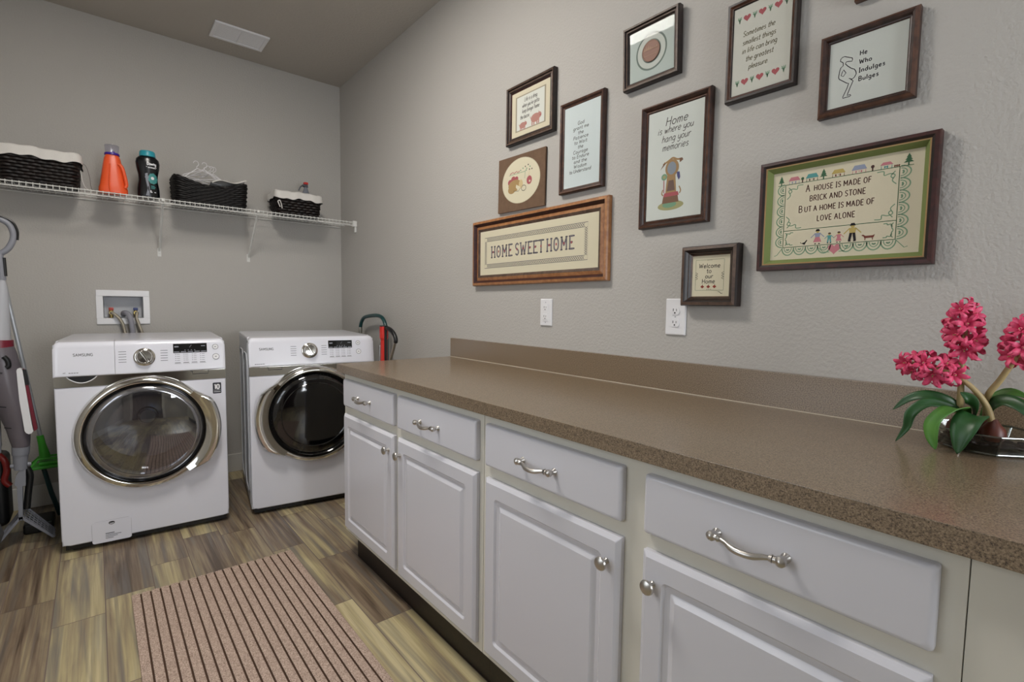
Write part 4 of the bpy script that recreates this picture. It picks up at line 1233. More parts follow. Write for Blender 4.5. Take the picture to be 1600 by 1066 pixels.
picture('dark frame with stitched verse between rows of pink hearts, cut by the photo top', -3.117, 1.811, .197, .283,
        [(0, .018), (.002, .024), (.008, .024), (.011, .018), (.015, .019), (.018, .014)], [0, 0, 0, 1, 1, 0], [W_ebony, W_brown], art)
# 8 -- top right with a paunchy outline figure
def art(b, w, h, t):
    for k, s in enumerate(['He', 'Who', 'Indulges', 'Bulges']):
        write(b, s, w*.405, h*(.700-k*.128), h*.068, .0021, E_, 1, align='l', curve=False, sx=1.12, sp=.10, serif=.05 if False else 0)
    pts = [(.148, .735), (.170, .755), (.20, .757), (.24, .735), (.275, .715), (.305, .700), (.31, .675), (.305, .650), (.25, .665), (.225, .665), (.215, .64), (.25, .595), (.30, .545), (.345, .515), (.365, .475), (.372, .44), (.35, .395), (.32, .375), (.30, .378), (.335, .345), (.30, .255), (.27, .165), (.262, .145), (.305, .145), (.315, .128), (.30, .118), (.205, .118), (.205, .135), (.26, .265), (.275, .325), (.25, .335), (.14, .43), (.13, .46), (.142, .56), (.155, .60), (.185, .62), (.185, .665), (.165, .685), (.145, .700)]
    b.line([(w*p[0], h*p[1]) for p in pts], .0019, E_, 1, True)
    b.line([(w*.195, h*.555), (w*.23, h*.50), (w*.195, h*.455), (w*.165, h*.475), (w*.18, h*.53)], .0018, E_, 1, True)
    b.line([(w*.32, h*.375), (w*.275, h*.40)], .0018, E_, 1)
    return [mat('cool grey cloth', (190, 194, 188), .95, bump=(900, .3, .001)), mat('charcoal thread', (60, 58, 62), .9)]
picture('dark wood frame with black stitched outline of a big-bellied figure, top right', -3.374, 1.697, .206, .206,
        [(0, .016), (.003, .022), (.008, .025), (.013, .022), (.016, .014), (.019, .013), (.022, .010)], [0, 1, 1, 0, 0, 2, 0], [W_dark, W_brown, W_dark], art)
# 9 -- large sampler with houses and a family
def art(b, w, h, t):
    y = E_
    L = lambda pts, wd, m, cl=False, k=1.0: b.line([(w*p[0], h*p[1]) for p in pts], wd, y*k, m, cl)
    P = lambda pts, m, k=1.0: b.poly([(w*p[0], h*p[1]) for p in pts], y*k, m)
    GR, DK, PK, TL, YE, BL, BK, MA, DG = 1, 2, 3, 4, 5, 6, 7, 8, 9
    # lines
    L([(.035, .855), (.945, .855)], .0016, DG); L([(.095, .855), (.095, .135)], .0016, DG); L([(.865, .855), (.865, .135)], .0016, DG)
    L([(.095, .325), (.865, .325)], .0016, DG); L([(.095, .135), (.865, .135)], .0016, DG)
    # lace scallops down both sides and along the bottom
    def scal(cx, cz, rx, rz, a0):
        for f, wd in ((1, .0028), (.62, .0020)):
            L([(cx+rx*f*math.cos(a0+PI*(k/10-.5)), cz+rz*f*math.sin(a0+PI*(k/10-.5))) for k in range(11)], wd, GR)
        for k in (-.6, 0, .6): b.disc(w*(cx+rx*.3*math.cos(a0+k)), h*(cz+rz*.3*math.sin(a0+k)), .0022, .0022, y, GR, 6)
    for k in range(6):
        zc = .80-.12*k
        scal(.088, zc, .052, .062, PI); scal(.872, zc, .060, .062, 0)
    for k in range(4): scal(.135+.090*k, .128, .046, .085, -PI/2); scal(.560+.088*k, .128, .046, .085, -PI/2)
    L([(.445, .05), (.40, .055), (.37, .10)], .0018, GR); L([(.51, .05), (.545, .055), (.57, .10)], .0018, GR)
    L([(.095, .135), (.05, .05), (.03, .04)], .0018, GR); L([(.865, .135), (.92, .05), (.94, .06)], .0018, GR)
    heart(b, w*.477, h*.085, w*.085, PK)
    # corner scrolls
    for cx, cz, sx, sz in ((.10, .85, 1, -1), (.86, .85, -1, -1), (.10, .33, 1, 1), (.86, .33, -1, 1), (.10, .14, 1, 1), (.86, .14, -1, 1), (.10, .32, 1, -1), (.86, .32, -1, -1)):
        big = 1.0 if cz > .325 and (cz > .5 or sz > 0) and cz != .14 else .55
        L(smooth([(cx+sx*.01, cz+sz*.16*big), (cx+sx*.035*big, cz+sz*.12*big), (cx+sx*.02, cz+sz*.07*big), (cx+sx*.05*big, cz+sz*.05*big), (cx+sx*.085*big, cz+sz*.06*big), (cx+sx*.09*big, cz+sz*.02), (cx+sx*.13*big, cz+sz*.02)], 4), .0022, GR)
        L(smooth([(cx+sx*.02*big, cz+sz*.03*big), (cx+sx*.045*big, cz+sz*.075*big), (cx+sx*.03*big, cz+sz*.10*big)], 4), .0022, GR)
    # text
    def tx(s, u, v):
        write(b, s, w*u, h*v, h*.060, .0021, y, DK, curve=False, sx=.92, sp=.07)
    def caps(first, rest, u, v):
        H1, H2 = h*.073, h*.058
        tot = text_w(first, H1, .07)*.92+text_w(rest, H2, .07)*.92+.004
        x = w*u-tot/2
        write(b, first, x, h*v, H1, .0022, y, DK, align='l', curve=False, sx=.92, sp=.07, serif=.05)
        write(b, rest, x+text_w(first, H1, .07)*.92+.004, h*v, H2, .0021, y, DK, align='l', curve=False, sx=.92, sp=.07)
    caps('A', ' HOUSE IS MADE OF', .475, .745); tx('BRICK AND STONE', .475, .635); caps('B', 'UT A HOME IS MADE OF', .465, .52); tx('LOVE ALONE', .475, .405)
    # houses and trees
    def fir(u, s):
        for k in range(3):
            P([(u-.027*s*(1-.25*k), .885+.022*s*k), (u+.027*s*(1-.25*k), .885+.022*s*k), (u, .925+.022*s*k)], DG, 1+.1*k)
        L([(u, .857), (u, .89)], .003, DG)
    fir(.06, .9); fir(.375, 1.0); fir(.915, 1.1)
    def house(u0, u1, roof, wall, tall=1.0):
        L([(u0+.008, .858), (u0+.008, .895*1.0), (u1-.008, .895), (u1-.008, .858)], .0016, wall)
        P([(u0, .893), (u1, .893), (u1-.018, .893+.042*tall), (u0+.018, .893+.042*tall)], roof, 1.2)
        L([(u0+.03, .862), (u0+.03, .885)], .003, wall); L([(u1-.035, .862), (u1-.035, .885)], .003, wall)
        L([(u0+.045, .877), (u1-.045, .877)], .0016, wall)
    house(.115, .205, PK, BL, 1.0); house(.245, .34, TL, DK, 1.1); house(.43, .525, YE, MA, 1.0); house(.565, .665, BL, PK, 1.15); house(.745, .825, PK, TL, .7)
    for u in (.222, .70): L([(u, .857), (u, .895)], .003, DK); b.disc(w*u, h*.90, .004, .0042, y, DG if u < .5 else DK, 8)
    for k in range(3): L([(.835+.012*k, .858), (.835+.012*k, .88)], .0022, MA)
    L([(.83, .871), (.866, .871)], .0016, MA)
    # family row
    gz = .150
    P([(.235, gz+.02), (.262, gz), (.282, gz+.05), (.276, gz+.055), (.262, gz+.030), (.245, gz+.022)], BK); L([(.235, gz+.02), (.230, gz+.03)], .0015, BK)
    def figure(u, s, top, bottom, hair, skirt):
        b.disc(w*u, h*(gz+.118*s), .0034*s, .0036*s, y, YE, 10); P([(u-.015*s, gz+.122*s), (u+.015*s, gz+.122*s), (u+.008*s, gz+.142*s), (u-.008*s, gz+.142*s)], hair, 1.5)
        P([(u-.014*s, gz+.062*s), (u+.014*s, gz+.062*s), (u+.018*s, gz+.105*s), (u-.018*s, gz+.105*s)], top)
        if skirt: P([(u-.026*s, gz+.018*s), (u+.026*s, gz+.018*s), (u+.013*s, gz+.066*s), (u-.013*s, gz+.066*s)], bottom, 1.2)
        else:
            for q in (-1, 1): P([(u, gz+.066*s), (u+q*.014*s, gz+.066*s), (u+q*.020*s, gz+.004), (u+q*.008*s, gz+.004)], bottom, 1.2)
        for q in (-1, 1):
            L([(u+q*.016*s, gz+.100*s), (u+q*.042*s, gz+.062*s)], .0018*s, top)
            L([(u+q*.006*s, gz+.002), (u+q*.018*s, gz+.002)], .0022, BK, k=1.4)
    figure(.355, 1.15, BL, PK, BK, True); figure(.440, .80, TL, TL, DK, False); figure(.505, .82, PK, PK, DK, True); figure(.595, 1.35, YE, BK, BK, False)
    P([(.655, gz+.05), (.665, gz+.06), (.68, gz+.045), (.725, gz+.045), (.74, gz+.055), (.732, gz+.022), (.675, gz+.020), (.67, gz+.038)], MA); L([(.68, gz+.02), (.678, gz)], .0018, MA); L([(.725, gz+.022), (.727, gz)], .0018, MA)
    return [M_cream_l, mat('lace green thread', (118, 150, 122), .9), mat('brown letter thread', (82, 56, 52), .9), mat('rose thread', (186, 118, 126), .9), mat('teal thread', (84, 146, 144), .9), mat('straw thread', (178, 158, 92), .9), mat('periwinkle thread', (138, 146, 166), .9), mat('black thread', (28, 24, 28), .9), mat('maroon thread', (112, 58, 48), .9), mat('pine thread', (62, 98, 70), .9)]
M_cream_l = mat('oatmeal cloth', (204, 196, 172), .95, bump=(700, .4, .001), spec=.1)
M_mint = mat('green mat board', (112, 124, 70), .85)
picture('large sampler of houses and a family in a dark frame with green mat', -3.237, 1.305, .398, .303,
        [(0, .022), (.002, .028), (.010, .029), (.016, .025), (.0165, .024), (.0195, .0235), (.0305, .0065), (.0315, .006)], [0, 0, 0, 1, 2, 2, 3, 3], [W_mah, W_ebony, M_gold, M_mint], art)
# 10 -- small welcome
def art(b, w, h, t):
    y = E_
    b.line([(w*.09, h*.145), (w*.86, h*.145), (w*.86, h*.90), (w*.09, h*.90)], .0011, y, 1, True)
    for k, s in enumerate(['Welcome', 'to', 'our', 'Home']):
        write(b, s, w*(.47, .46, .47, .45)[k], h*(.700-k*.128), h*.108, .0019, y, 2, sx=1.2, slant=.05)
    for k in range(3):
        u, v = w*(.29+.165*k), h*.235
        b.poly([(u-w*.055, v), (u, v-h*.042), (u+w*.055, v), (u, v+h*.042)], y, 3); b.line([(u, v+h*.03), (u+w*.01, v+h*.06)], .0014, y, 2); b.disc(u, v, .0012, .0012, y*1.6, 2, 6)
    for sgn, u0 in ((1, .09), (-1, .86)):
        for v in (.50, .44, .56): b.line(smooth([(w*u0, h*(v+.03)), (w*(u0+sgn*.06), h*v), (w*u0, h*(v-.03))], 4), .0012, y, 2)
    for v in (.155, .875):
        for k in (-.05, 0, .05): b.line([(w*(.47+k), h*v), (w*(.47+k), h*(v+.022))], .0014, y, 2)
    b.line(smooth([(w*.72, h*.11), (w*.77, h*.10), (w*.79, h*.07), (w*.84, h*.07)], 4), .0012, y, 2)
    return [M_cream, M_dgreen, M_thread, mat('apple thread', (142, 58, 46), .9)]
picture('small dark frame with stitched greeting and three red apples beside the outlet', -3.001, 1.203, .184, .189,
        [(0, .028), (.003, .036), (.012, .038), (.016, .034), (.021, .026), (.0235, .027), (.027, .022), (.031, .016)], [0, 0, 1, 0, 0, 1, 0, 2], [W_ebony, W_grey, W_brown], art)
# 11 -- one whose lower edge just shows at the top of the photo
def art(b, w, h, t):
    b.rect(w*.1, h*.1, w*.9, h*.9, E_, 1)
    return [M_cream, M_aida]
picture('frame showing only its bottom edge at the top of the photo, above the figure', -3.444, 1.966, .070, .11,
        [(0, .016), (.004, .020), (.012, .018), (.016, .010)], [0, 0, 0, 0], [W_brown], art)

# ------------------------------------------------------------------ electrical outlets
def outlet(label, yl, zb, w, h, style):
    t = thing('wall_outlet', label, 'outlet', (-.0012, yl, zb), R90, 'white outlets on the right wall')
    b = MB(); b.rings([(0, 0, .003), (0, -.0022, .003), (.0035, -.0056, .003)], w, h)
    for zz in ((h/2,) if style == 'duplex' else (h*.13, h*.87)): b.disc(w/2, zz, .0028, .0028, -.0062, 1, 12)
    b.build('plate', [M_plate, M_lgrey], t)
    if style == 'rocker':
        b = MB(); b.x = TR(w*.28, -.0045, h*.17)
        b.rings([(0, 0, .002), (0, -.003, .002), (.001, -.0035, .002)], w*.46, h*.66)
        b.build('insert', M_plate, t)
    for k in range(2):
        c = h*(.335 if k == 0 else .665); u = w/2
        b = MB()
        if style == 'duplex':
            o = [(u+.0165*math.cos(a), c+max(-.0125, min(.0125, .0168*math.sin(a)))) for a in [2*PI*q/36 for q in range(36)]]
            b.prism(o, -.0088, -.004)
            y = -.0092
        else:
            b.box(u-.014, u+.014, -.0092, -.006, c-.0125, c+.0125, bev=.0012); y = -.0095
        b.rect(u-.0072, c-.001, u-.0048, c+.0075, y, 1); b.rect(u+.0046, c-.001, u+.0066, c+.0065, y, 1)
        b.disc(u, c-.0068, .0026, .0026, y, 1, 12)
        b.build('receptacle', [M_plate, M_black], t)
outlet('white outlet plate with square receptacles under the long oak frame', -2.303, 1.110, .072, .117, 'rocker')
outlet('white duplex outlet plate tucked beside the small welcome frame', -2.930, 1.104, .076, .123, 'duplex')

# ------------------------------------------------------------------ flowers in a glass dish
bx, by, bz = -.112, -3.752, .9147
t = thing('glass_dish', 'low faceted glass dish with bulbs at the right end of the counter', 'dish', (bx, by, bz))
b = MB(); n = 8
lev = [(0, .060, .066, 1), (.004, .066, .072, 1), (.020, .075, .081, 1), (.042, .083, .090, 1), (.042, .080, .087, -1), (.020, .072, .078, -1), (.007, .062, .068, -1)]
vs = []; fs = []
for z, rx, ry, _ in lev:
    for k in range(n):
        a = 2*PI*(k+.5)/n; vs.append((rx*math.cos(a), ry*math.sin(a), z))
for i in range(len(lev)-1):
    for k in range(n): fs.append((i*n+k, i*n+(k+1) % n, (i+1)*n+(k+1) % n, (i+1)*n+k))
fs.append(tuple(range(n))[::-1]); fs.append(tuple((len(lev)-1)*n+k for k in range(n)))
b.add(vs, fs)
gl = bpy.data.materials.new('dish glass'); gl.use_nodes = True
p = gl.node_tree.nodes['Principled BSDF']; p.inputs['Transmission Weight'].default_value = 1; p.inputs['Roughness'].default_value = .02; p.inputs['IOR'].default_value = 1.45; p.inputs['Base Color'].default_value = rgb((232, 238, 236))
ell = lambda i, k: (lev[i][1]*math.cos(2*PI*(k+.5)/n), lev[i][2]*math.sin(2*PI*(k+.5)/n), lev[i][0])
b.tube([Vector(ell(3, k))*.985 for k in range(n)], .0024, 8, True, m=1)
b.tube([ell(1, k) for k in range(n)], .0020, 8, True, m=1)
for k in range(n): b.tube([ell(1, k), ell(2, k), ell(3, k)], .0019, 8, m=1)
b.build('bowl', [gl, glassy('glass ridge', (206, 212, 212), 2.4, .06)], t, flat=True)
b = MB(); rn = random.Random(5)
for k in range(70):
    a = rn.random()*2*PI; r_ = math.sqrt(rn.random()); x, y = r_*.054*math.cos(a), r_*.060*math.sin(a); s = .006+.004*rn.random()
    b.lathe([(0, -s*.6), (s*.8, -s*.35), (s, 0), (s*.8, s*.35), (0, s*.6)], 7, 0, TR(x, y, .0135+.008*rn.random()))
o = b.build('pebbles', mat('dark red pebbles', (46, 24, 22), .2, var=(60, (18, 12, 12), .2)), t); o['kind'] = 'stuff'
t = thing('flowering_bulb_plant', 'pink hyacinth-like flowers with strap leaves growing from the glass dish', 'flowers', (bx, by, bz))
base = Vector((bx, by, bz))
M_leaf = mat('leaf green', (96, 146, 66), .38, var=(18, (62, 116, 48), .3))
M_leafb = mat('dark leaf green', (44, 88, 42), .4, var=(18, (30, 66, 34), .3))
M_stem = mat('flower stem', (178, 152, 112), .5, var=(30, (158, 142, 92), .3))
M_petal = mat('pink petal', (206, 44, 92), .5, var=(110, (224, 92, 128), .2))
M_bulb = mat('bulb skin', (112, 52, 34), .4, var=(40, (70, 30, 24), .3))
for q, (x, y) in enumerate([(-.135, -3.768), (-.125, -3.715), (-.095, -3.755)]):
    b = MB(); b.lathe([(0, 0), (.014, .003), (.021, .014), (.019, .026), (.010, .038), (.006, .046), (0, .047)], 20, 0, TR(x-bx, y-by, .022))
    b.build('bulb', M_bulb, t)
def stem(pts):
    b = MB(); p = smooth([Vector(q)-base for q in pts], 6); n_ = len(p)
    b.tube(p, [.0065-.002*i/(n_-1) for i in range(n_)], 10)
    return b.build('stem', M_stem, t)
stem([(-.135, -3.766, .972), (-.142, -3.758, 1.005), (-.150, -3.742, 1.034), (-.155, -3.722, 1.055), (-.155, -3.695, 1.068)])
stem([(-.126, -3.715, .975), (-.145, -3.717, 1.02), (-.148, -3.716, 1.08), (-.148, -3.716, 1.14)])
stem([(-.096, -3.753, .975), (-.120, -3.755, 1.025), (-.130, -3.772, 1.062), (-.138, -3.790, 1.105), (-.140, -3.796, 1.13)])
def flower_head(c, axis, length, rad, count, seed):
    rn = random.Random(seed); b = MB(); c = Vector(c)-base; A = Vector(axis).normalized()
    Rm = A.to_track_quat('Z', 'Y').to_matrix()
    b.tube([c-A*length*.5, c+A*length*.42], .004, 6, m=1)
    for k in range(count):
        f = (k+.5)/count; zc = (f-.5)*length; th = k*2.399
        rr_ = rad*(.42+.58*math.sin(PI*min(1, .15+.80*f)))*.50
        d = Rm @ Vector((math.cos(th), math.sin(th), (f-.45)*1.1)); d.normalize()
        pc = c+A*zc+d*rr_
        q = d.to_track_quat('Z', 'Y').to_matrix().to_4x4(); q.translation = pc
        sc = rad*.80*(1-.15*f)*(.85+.3*rn.random())
        spin = rn.random()*6
        b.tube([c+A*zc, pc+d*.004], [.002, .0035], 6, m=0)
        for p_ in range(6):
            a = spin+p_*PI/3; vs = []; fs = []
            curl = .7+.5*rn.random()
            T = q @ Matrix.Rotation(a, 4, 'Z')
            for i in range(5):
                u = i/4; r_ = sc*(.12+.88*u); z = sc*(.75*math.sin(u*1.7)-.60*curl*u*u*u)
                wd = sc*.24*math.sin(PI*(.14+.82*u))**.9*(1-.35*u)
                vs += [(r_, -wd, z-.06*sc), (r_, 0, z+.05*sc), (r_, wd, z-.06*sc)]
            for i in range(4):
                for j in range(2): fs.append((i*3+j, i*3+j+3, i*3+j+4, i*3+j+1))
            b.add(vs, fs, 0, T)
        b.cyl(pc, pc+d*sc*.35, .0012, seg=5, m=1)
    return b.build('flower_head', [M_petal, M_stem], t, angle=60)
flower_head((-.160, -3.668, 1.078), (-.1, .9, .22), .074, .036, 14, 1)
flower_head((-.149, -3.716, 1.163), (0, .1, 1), .080, .035, 15, 2)
flower_head((-.142, -3.800, 1.140), (0, -.1, 1), .062, .035, 12, 3)
def leaf(pts, w, m, side=(0, 0, 1), fold=.25):
    """strap leaf along pts; side = a vector roughly normal to the blade"""
    p = smooth([Vector(q)-base for q in pts], 6); n_ = len(p); p = [Vector(q) for q in p]
    vs = []; fs = []; S_ = Vector(side).normalized()
    for i in range(n_):
        u = i/(n_-1); tg = (p[min(i+1, n_-1)]-p[max(i-1, 0)]).normalized()
        sd = tg.cross(S_)
        if sd.length < 1e-3: sd = Vector((0, 1, 0))
        sd.normalize(); nn = sd.cross(tg).normalized()
        wd = w/2*min(1, (.35+2.2*u))*(1-max(0, (u-.55)/.45)**1.8*.97)
        for k in (-1, -.5, 0, .5, 1):
            vs.append(p[i]+sd*wd*k+nn*(abs(k)*wd*fold))
    for i in range(n_-1):
        for k in range(4): fs.append((i*5+k, i*5+k+1, (i+1)*5+k+1, (i+1)*5+k))
    b = MB(); b.add(vs, fs); o = b.build('leaf', m, t, angle=80)
    md = o.modifiers.new('thickness', 'SOLIDIFY'); md.thickness = .0012; md.offset = 0
    return o
leaf([(-.130, -3.722, .985), (-.150, -3.705, 1.008), (-.165, -3.672, 1.020), (-.170, -3.640, 1.010), (-.172, -3.612, .980)], .020, M_leafb, (-.75, -.35, .55))
leaf([(-.132, -3.725, .985), (-.158, -3.705, 1.000), (-.180, -3.672, 1.006), (-.192, -3.648, .982), (-.194, -3.642, .950), (-.198, -3.626, .917)], .020, M_leafb, (-.75, -.35, .55))
leaf([(-.135, -3.728, .980), (-.165, -3.722, .998), (-.190, -3.706, .995), (-.205, -3.690, .972), (-.210, -3.688, .945), (-.210, -3.694, .917)], .040, M_leaf, (-.35, .35, 1))
leaf([(-.137, -3.745, .975), (-.170, -3.745, .990), (-.198, -3.738, .982), (-.212, -3.732, .955), (-.214, -3.728, .917)], .044, M_leafb, (-.6, 0, .7))
leaf([(-.133, -3.740, .975), (-.155, -3.742, 1.002), (-.168, -3.735, 1.022), (-.172, -3.720, 1.034)], .022, M_leafb, (-.6, .3, .5))
leaf([(-.100, -3.752, .975), (-.125, -3.765, 1.010), (-.135, -3.785, 1.022), (-.150, -3.812, 1.010), (-.160, -3.835, .975)], .026, M_leafb, (-.75, .1, .6))
leaf([(-.092, -3.745, .975), (-.090, -3.760, 1.015), (-.095, -3.785, 1.035), (-.110, -3.815, 1.028)], .020, M_leaf, (-.75, .1, .6))
leaf([(-.120, -3.712, .980), (-.100, -3.690, 1.000), (-.085, -3.660, 1.000), (-.080, -3.640, .985)], .018, M_leaf)

# ------------------------------------------------------------------ between the dryer and the counter
t = thing('hand_cart', 'dark green tube-framed cart standing upright beside the dryer', 'cart', (-.060, -.70, 0))
M_teal = mat('dark green enamel', (18, 58, 58), .3)
b = MB()
b.tube(smooth([(.0, .215, .012), (.0, .215, .5), (.0, .215, .92), (.0, .20, 1.03), (.0, .15, 1.092), (.0, .05, 1.112), (.0, -.08, 1.118), (.0, -.16, 1.10), (.0, -.205, 1.04), (.0, -.215, .94), (.0, -.215, .5), (.0, -.215, .012)], 6), .0125, 12)
for z in (.25, .55): b.tube([(0, .215, z), (0, -.215, z)], .009, 10)
b.build('frame', M_teal, t)
MB().tube([(0, .207, .965), (0, .201, 1.03)], .0145, 12).build('clip', M_steel, t)
for s in (-1, 1):
    MB().cyl((-.018, s*.12, .05), (.018, s*.12, .05), .05, seg=28).build('wheel', M_black, t)
b = MB(); b.tube([(0, -.215, .05), (0, .215, .05)], .008, 8); b.build('axle', M_steel, t)
t = thing('stick_vacuum', 'red stick with a black curved handle standing behind the counter end', 'vacuum', (-.215, -1.20, 0))
M_redp = mat('red stick plastic', (196, 40, 30), .35)
b = MB(); b.tube([(0, 0, .10), (0, 0, .985)], .0195, 16); b.tube([(0, 0, .985), (0, 0, .998)], [.0195, .0245], 16); b.tube([(0, 0, .998), (0, 0, 1.064)], .0245, 16)
b.build('tube', M_redp, t)
MB().tube([(-.001, -.024, .10), (-.001, -.024, 1.066)], .008, 8).build('rear_rail', M_black, t)
b = MB(); b.tube(smooth([(0, -.015, 1.052), (0, -.045, 1.056), (0, -.090, 1.046), (0, -.130, 1.024), (0, -.150, .998), (0, -.146, .980)], 6), [.010]*6+[.013]*12+[.012]*13, 12)
b.tube([(0, 0, 1.064), (0, 0, 1.070)], .0235, 16); b.build('handle', M_black, t)
MB().tube(smooth([(0, -.148, .992), (0, -.120, .94), (0, -.088, .885), (0, -.03, .80)], 6), .0085, 10).build('brace', M_steel, t)
MB().box(-.06, .06, -.09, .09, 0, .10, bev=.02).build('floor_head', M_black, t)
MB().tube(smooth([(-.004, .042, .60), (-.004, .050, .90), (-.006, .045, .945), (-.006, .030, .953), (-.008, .022, .94), (-.006, .024, .60)], 6), .005, 8).build('cord', M_black, t)
MB().tube(smooth([(-.010, .037, .60), (-.010, .036, .92), (-.010, .026, .945), (-.010, .014, .93), (-.014, .008, .89)], 6), .002, 6).build('cord', M_plate, t)

# ------------------------------------------------------------------ cleaning tools left of the washer
t = thing('steam_mop', 'grey and white steam mop with a loop handle and lattice foot', 'mop', (-1.82, -.60, 0))
ox, oy = -1.82, -.60
def L3(pts, y=0.0): return [(p[0]-ox, y, p[1]) for p in pts]
M_burg = mat('burgundy plastic', (112, 26, 44), .35)
M_body = mat('taupe grey shell', (98, 92, 98), .35)
b = MB(); lp_ = smooth(L3([(-1.838, 1.40), (-1.805, 1.425), (-1.785, 1.47), (-1.784, 1.51), (-1.800, 1.545), (-1.838, 1.562), (-1.876, 1.545), (-1.893, 1.50), (-1.884, 1.45), (-1.858, 1.415)]), 5, True)
b.tube(lp_, .0125, 12, True); b.tube(L3([(-1.832, 1.405), (-1.828, 1.285)]), .0135, 12)
hnd = b.build('handle', M_grey, t)
b = MB(); b.tube(smooth(L3([(-1.770, 1.47), (-1.769, 1.515), (-1.787, 1.556), (-1.832, 1.577)], -.003), 6), .0052, 8); b.build('edge_strip', M_black, hnd)
MB().tube(L3([(-1.8175, 1.385), (-1.8155, 1.30)], -.004), .0065, 10).build('grip', M_black, hnd)
b = MB(); b.tube(L3([(-1.829, 1.295), (-1.829, 1.282)]), .016, 14); b.build('collar', M_grey, t)
MB().tube(smooth(L3([(-1.830, 1.282), (-1.832, 1.20), (-1.840, 1.09), (-1.848, 1.0)]), 4), [.0135+.0022*i for i in range(13)], 16).build('tube', M_lgrey, t)
MB().tube(L3([(-1.847, 1.005), (-1.850, .968)]), [.046, .050], 20).build('band', M_burg, t)
b = MB(); b.tube(smooth(L3([(-1.850, .968), (-1.842, .88), (-1.832, .78), (-1.816, .68), (-1.805, .60), (-1.798, .52), (-1.797, .49)]), 4), [.050, .053, .056, .058, .060, .061, .062, .063, .063, .062, .061, .059, .057, .054, .051, .048, .045, .042, .040, .038, .036, .034, .033, .032, .031], 24)
bd = b.build('body', M_body, t)
MB().tube(smooth(L3([(-1.832, .93), (-1.820, .91), (-1.818, .885), (-1.826, .878)], -.056), 5), .010, 10).build('latch', M_black, bd)
for zz, xx in ((.86, -1.845), (.70, -1.838), (.60, -1.825)): MB().tube(L3([(xx-.018, zz), (xx+.006, zz-.006)], -.0635), .0022, 6).build('slot', M_black, bd)
b = MB(); b.prism([(p[0]-ox, p[1]) for p in [(-1.794, .860), (-1.7895, .72), (-1.7775, .572), (-1.773, .562), (-1.764, .555), (-1.754, .558), (-1.748, .568), (-1.752, .60), (-1.762, .72), (-1.7735, .860), (-1.777, .868), (-1.784, .871), (-1.791, .868)]], -.050, -.018)
strip = b.build('side_panel', M_plate, t)
b = MB(); b.prism([(-1.7735-ox, .868), (-1.7615-ox, .72), (-1.7455-ox, .565), (-1.7335-ox, .575), (-1.750-ox, .72), (-1.764-ox, .862)], -.044, -.020); b.build('stripe', M_burg, strip)
b = MB(); b.prism([(-1.7728-ox, .866), (-1.767-ox, .79), (-1.7545-ox, .79), (-1.763-ox, .862)], -.0465, -.019); b.build('button', M_black, strip)
b = MB(); b.cyl(L3([(-1.797, .49)])[0], L3([(-1.800, .452)])[0], .033, .031, 20); b.cyl(L3([(-1.800, .452)])[0], L3([(-1.803, .38)])[0], .028, .024, 20)
for s in (-1, 1): b.cyl((-1.801-ox+s*.024, -.0, .40), (-1.801-ox+s*.036, -.0, .40), .011, .009, 14)
b.build('swivel_joint', M_grey, t)
b = MB(); b.prism([(-1.826-ox, .31), (-1.818-ox, .355), (-1.802-ox, .385), (-1.784-ox, .38), (-1.787-ox, .30), (-1.798-ox, .30), (-1.803-ox, .135), (-1.817-ox, .135), (-1.817-ox, .305)], -.018, .014)
b.build('arm', M_grey, t)
MB().tube(smooth(L3([(-1.782, .38), (-1.772, .34), (-1.780, .27), (-1.790, .18)], .010), 5), .014, 10).build('hose', M_black, t)
# two folding foot plates with open lattice, hinged under the arm
def foot(ang, length):
    b = MB(); c_, s_ = math.cos(ang), math.sin(ang)
    T = Matrix(((c_, 0, s_, -1.810-ox), (0, 1, 0, -.012), (s_, 0, -c_, .150), (0, 0, 0, 1)))
    # in plate space: x along the plate, y depth, z thickness
    b.box(0, length, -.006, .004, -.005, .005, T=T); 
    b.tube([(0, .17, 0), (length*.97, .10, 0)], .005, 6, T=T); b.tube([(length, 0, 0), (length*.97, .10, 0)], .008, 6, T=T); b.tube([(.0, 0, 0), (.0, .17, 0)], .006, 6, T=T)
    for k in range(1, 8):
        x = length*k/8.5; b.tube([(x, 0, 0), (x*.985, .17-.07*x/length, 0)], .0022, 6, T=T)
    for k in range(1, 5): b.tube([(0, .17*k/5, 0), (length*.98, .10*k/5, 0)], .0022, 6, T=T)
    b.box(length*.80, length, -.004, .10, -.003, .003, T=T)
    return b.build('foot_plate', M_grey, t)
foot(math.radians(-49), .168); foot(math.radians(-127), .150)

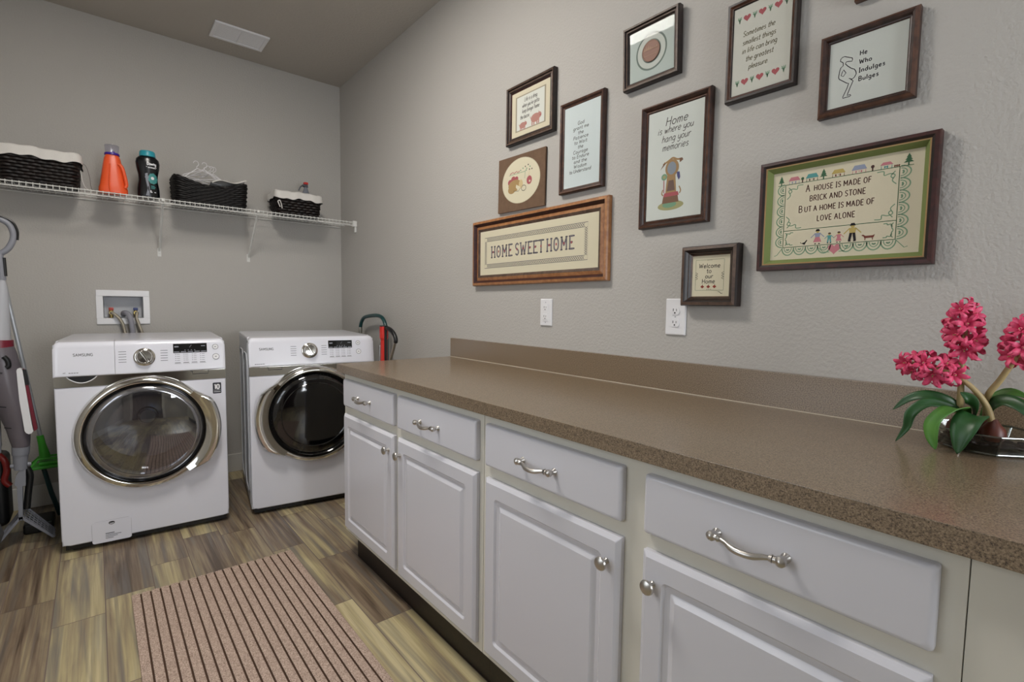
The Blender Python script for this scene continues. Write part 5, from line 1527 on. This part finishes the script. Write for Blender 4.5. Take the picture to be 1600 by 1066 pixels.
t = thing('flat_mop', 'flat mop with silver pole and bright green head', 'mop', (-1.745, -.235, 0))
ox2 = -1.745
pl = lambda pts: [(p[0]-ox2, 0, p[1]) for p in pts]
M_pole = mat('silver pole', (176, 180, 186), .3, metal=.5)
M_lime = mat('lime green plastic', (72, 176, 52), .4)
MB().tube(pl([(-1.858, 1.28), (-1.753, .455)]), .0095, 14).build('pole', M_pole, t)
MB().tube(pl([(-1.7545, .46), (-1.748, .41), (-1.738, .335)]), [.015, .016, .024], 14).build('socket', M_lime, t)
b = MB(); b.box(-.050, .110, -.050, .050, .283, .300, bev=.006); b.tube([(-.05, -.05, .300), (-.02, -.03, .335), (.075, -.03, .335), (.11, -.05, .300)], .006, 8); b.tube([(-.05, .05, .300), (-.02, .03, .335), (.075, .03, .335), (.11, .05, .300)], .006, 8)
b.box(-.02, .075, -.03, .03, .300, .318, bev=.006)
b.build('mop_head', M_lime, t)
MB().tube(pl([(-1.748, .284), (-1.722, .14), (-1.69, .003)]), .011, 12).build('lower_tube', M_teal, t)
t = thing('upright_vacuum', 'black upright vacuum with red part and grey base at the left edge', 'vacuum', (-1.95, -.36, 0))
b = MB(); b.box(-.12, .085, -.09, .09, .06, .42, bev=.03, seg=3); b.box(-.10, .060, -.07, .07, .42, .80, bev=.03, seg=3); b.build('body', M_black, t)
MB().tube(smooth([(.060, -.092, .43), (.080, -.10, .40), (.086, -.10, .35), (.076, -.10, .30), (.094, -.10, .27)], 6), .0135, 12).build('hose_end', mat('red hose end', (132, 30, 26), .35), t)
MB().tube(smooth([(.055, -.09, .60), (.062, -.095, .52), (.058, -.09, .44)], 5), .012, 10).build('pipe', M_lgrey, t)
b = MB(); b.prism([(-.16, .0), (.055, .0), (.085, .10), (.06, .20), (-.16, .24)], -.50, -.285); b.box(-.16, -.03, -.29, .07, 0, .14); b.build('base', mat('grey base shell', (96, 96, 98), .45), t)
b = MB(); b.box(.13, .245, -.10, .06, .0, .055, bev=.012); o = b.build('dark_floor_block', M_black); o.location = (-1.95, -.36, 0)  # black block put in for some dark lumps and the deep floor shade
tag(o, 'flat black block for dark lumps and shade on the tiles between mop and washer', 'tool')
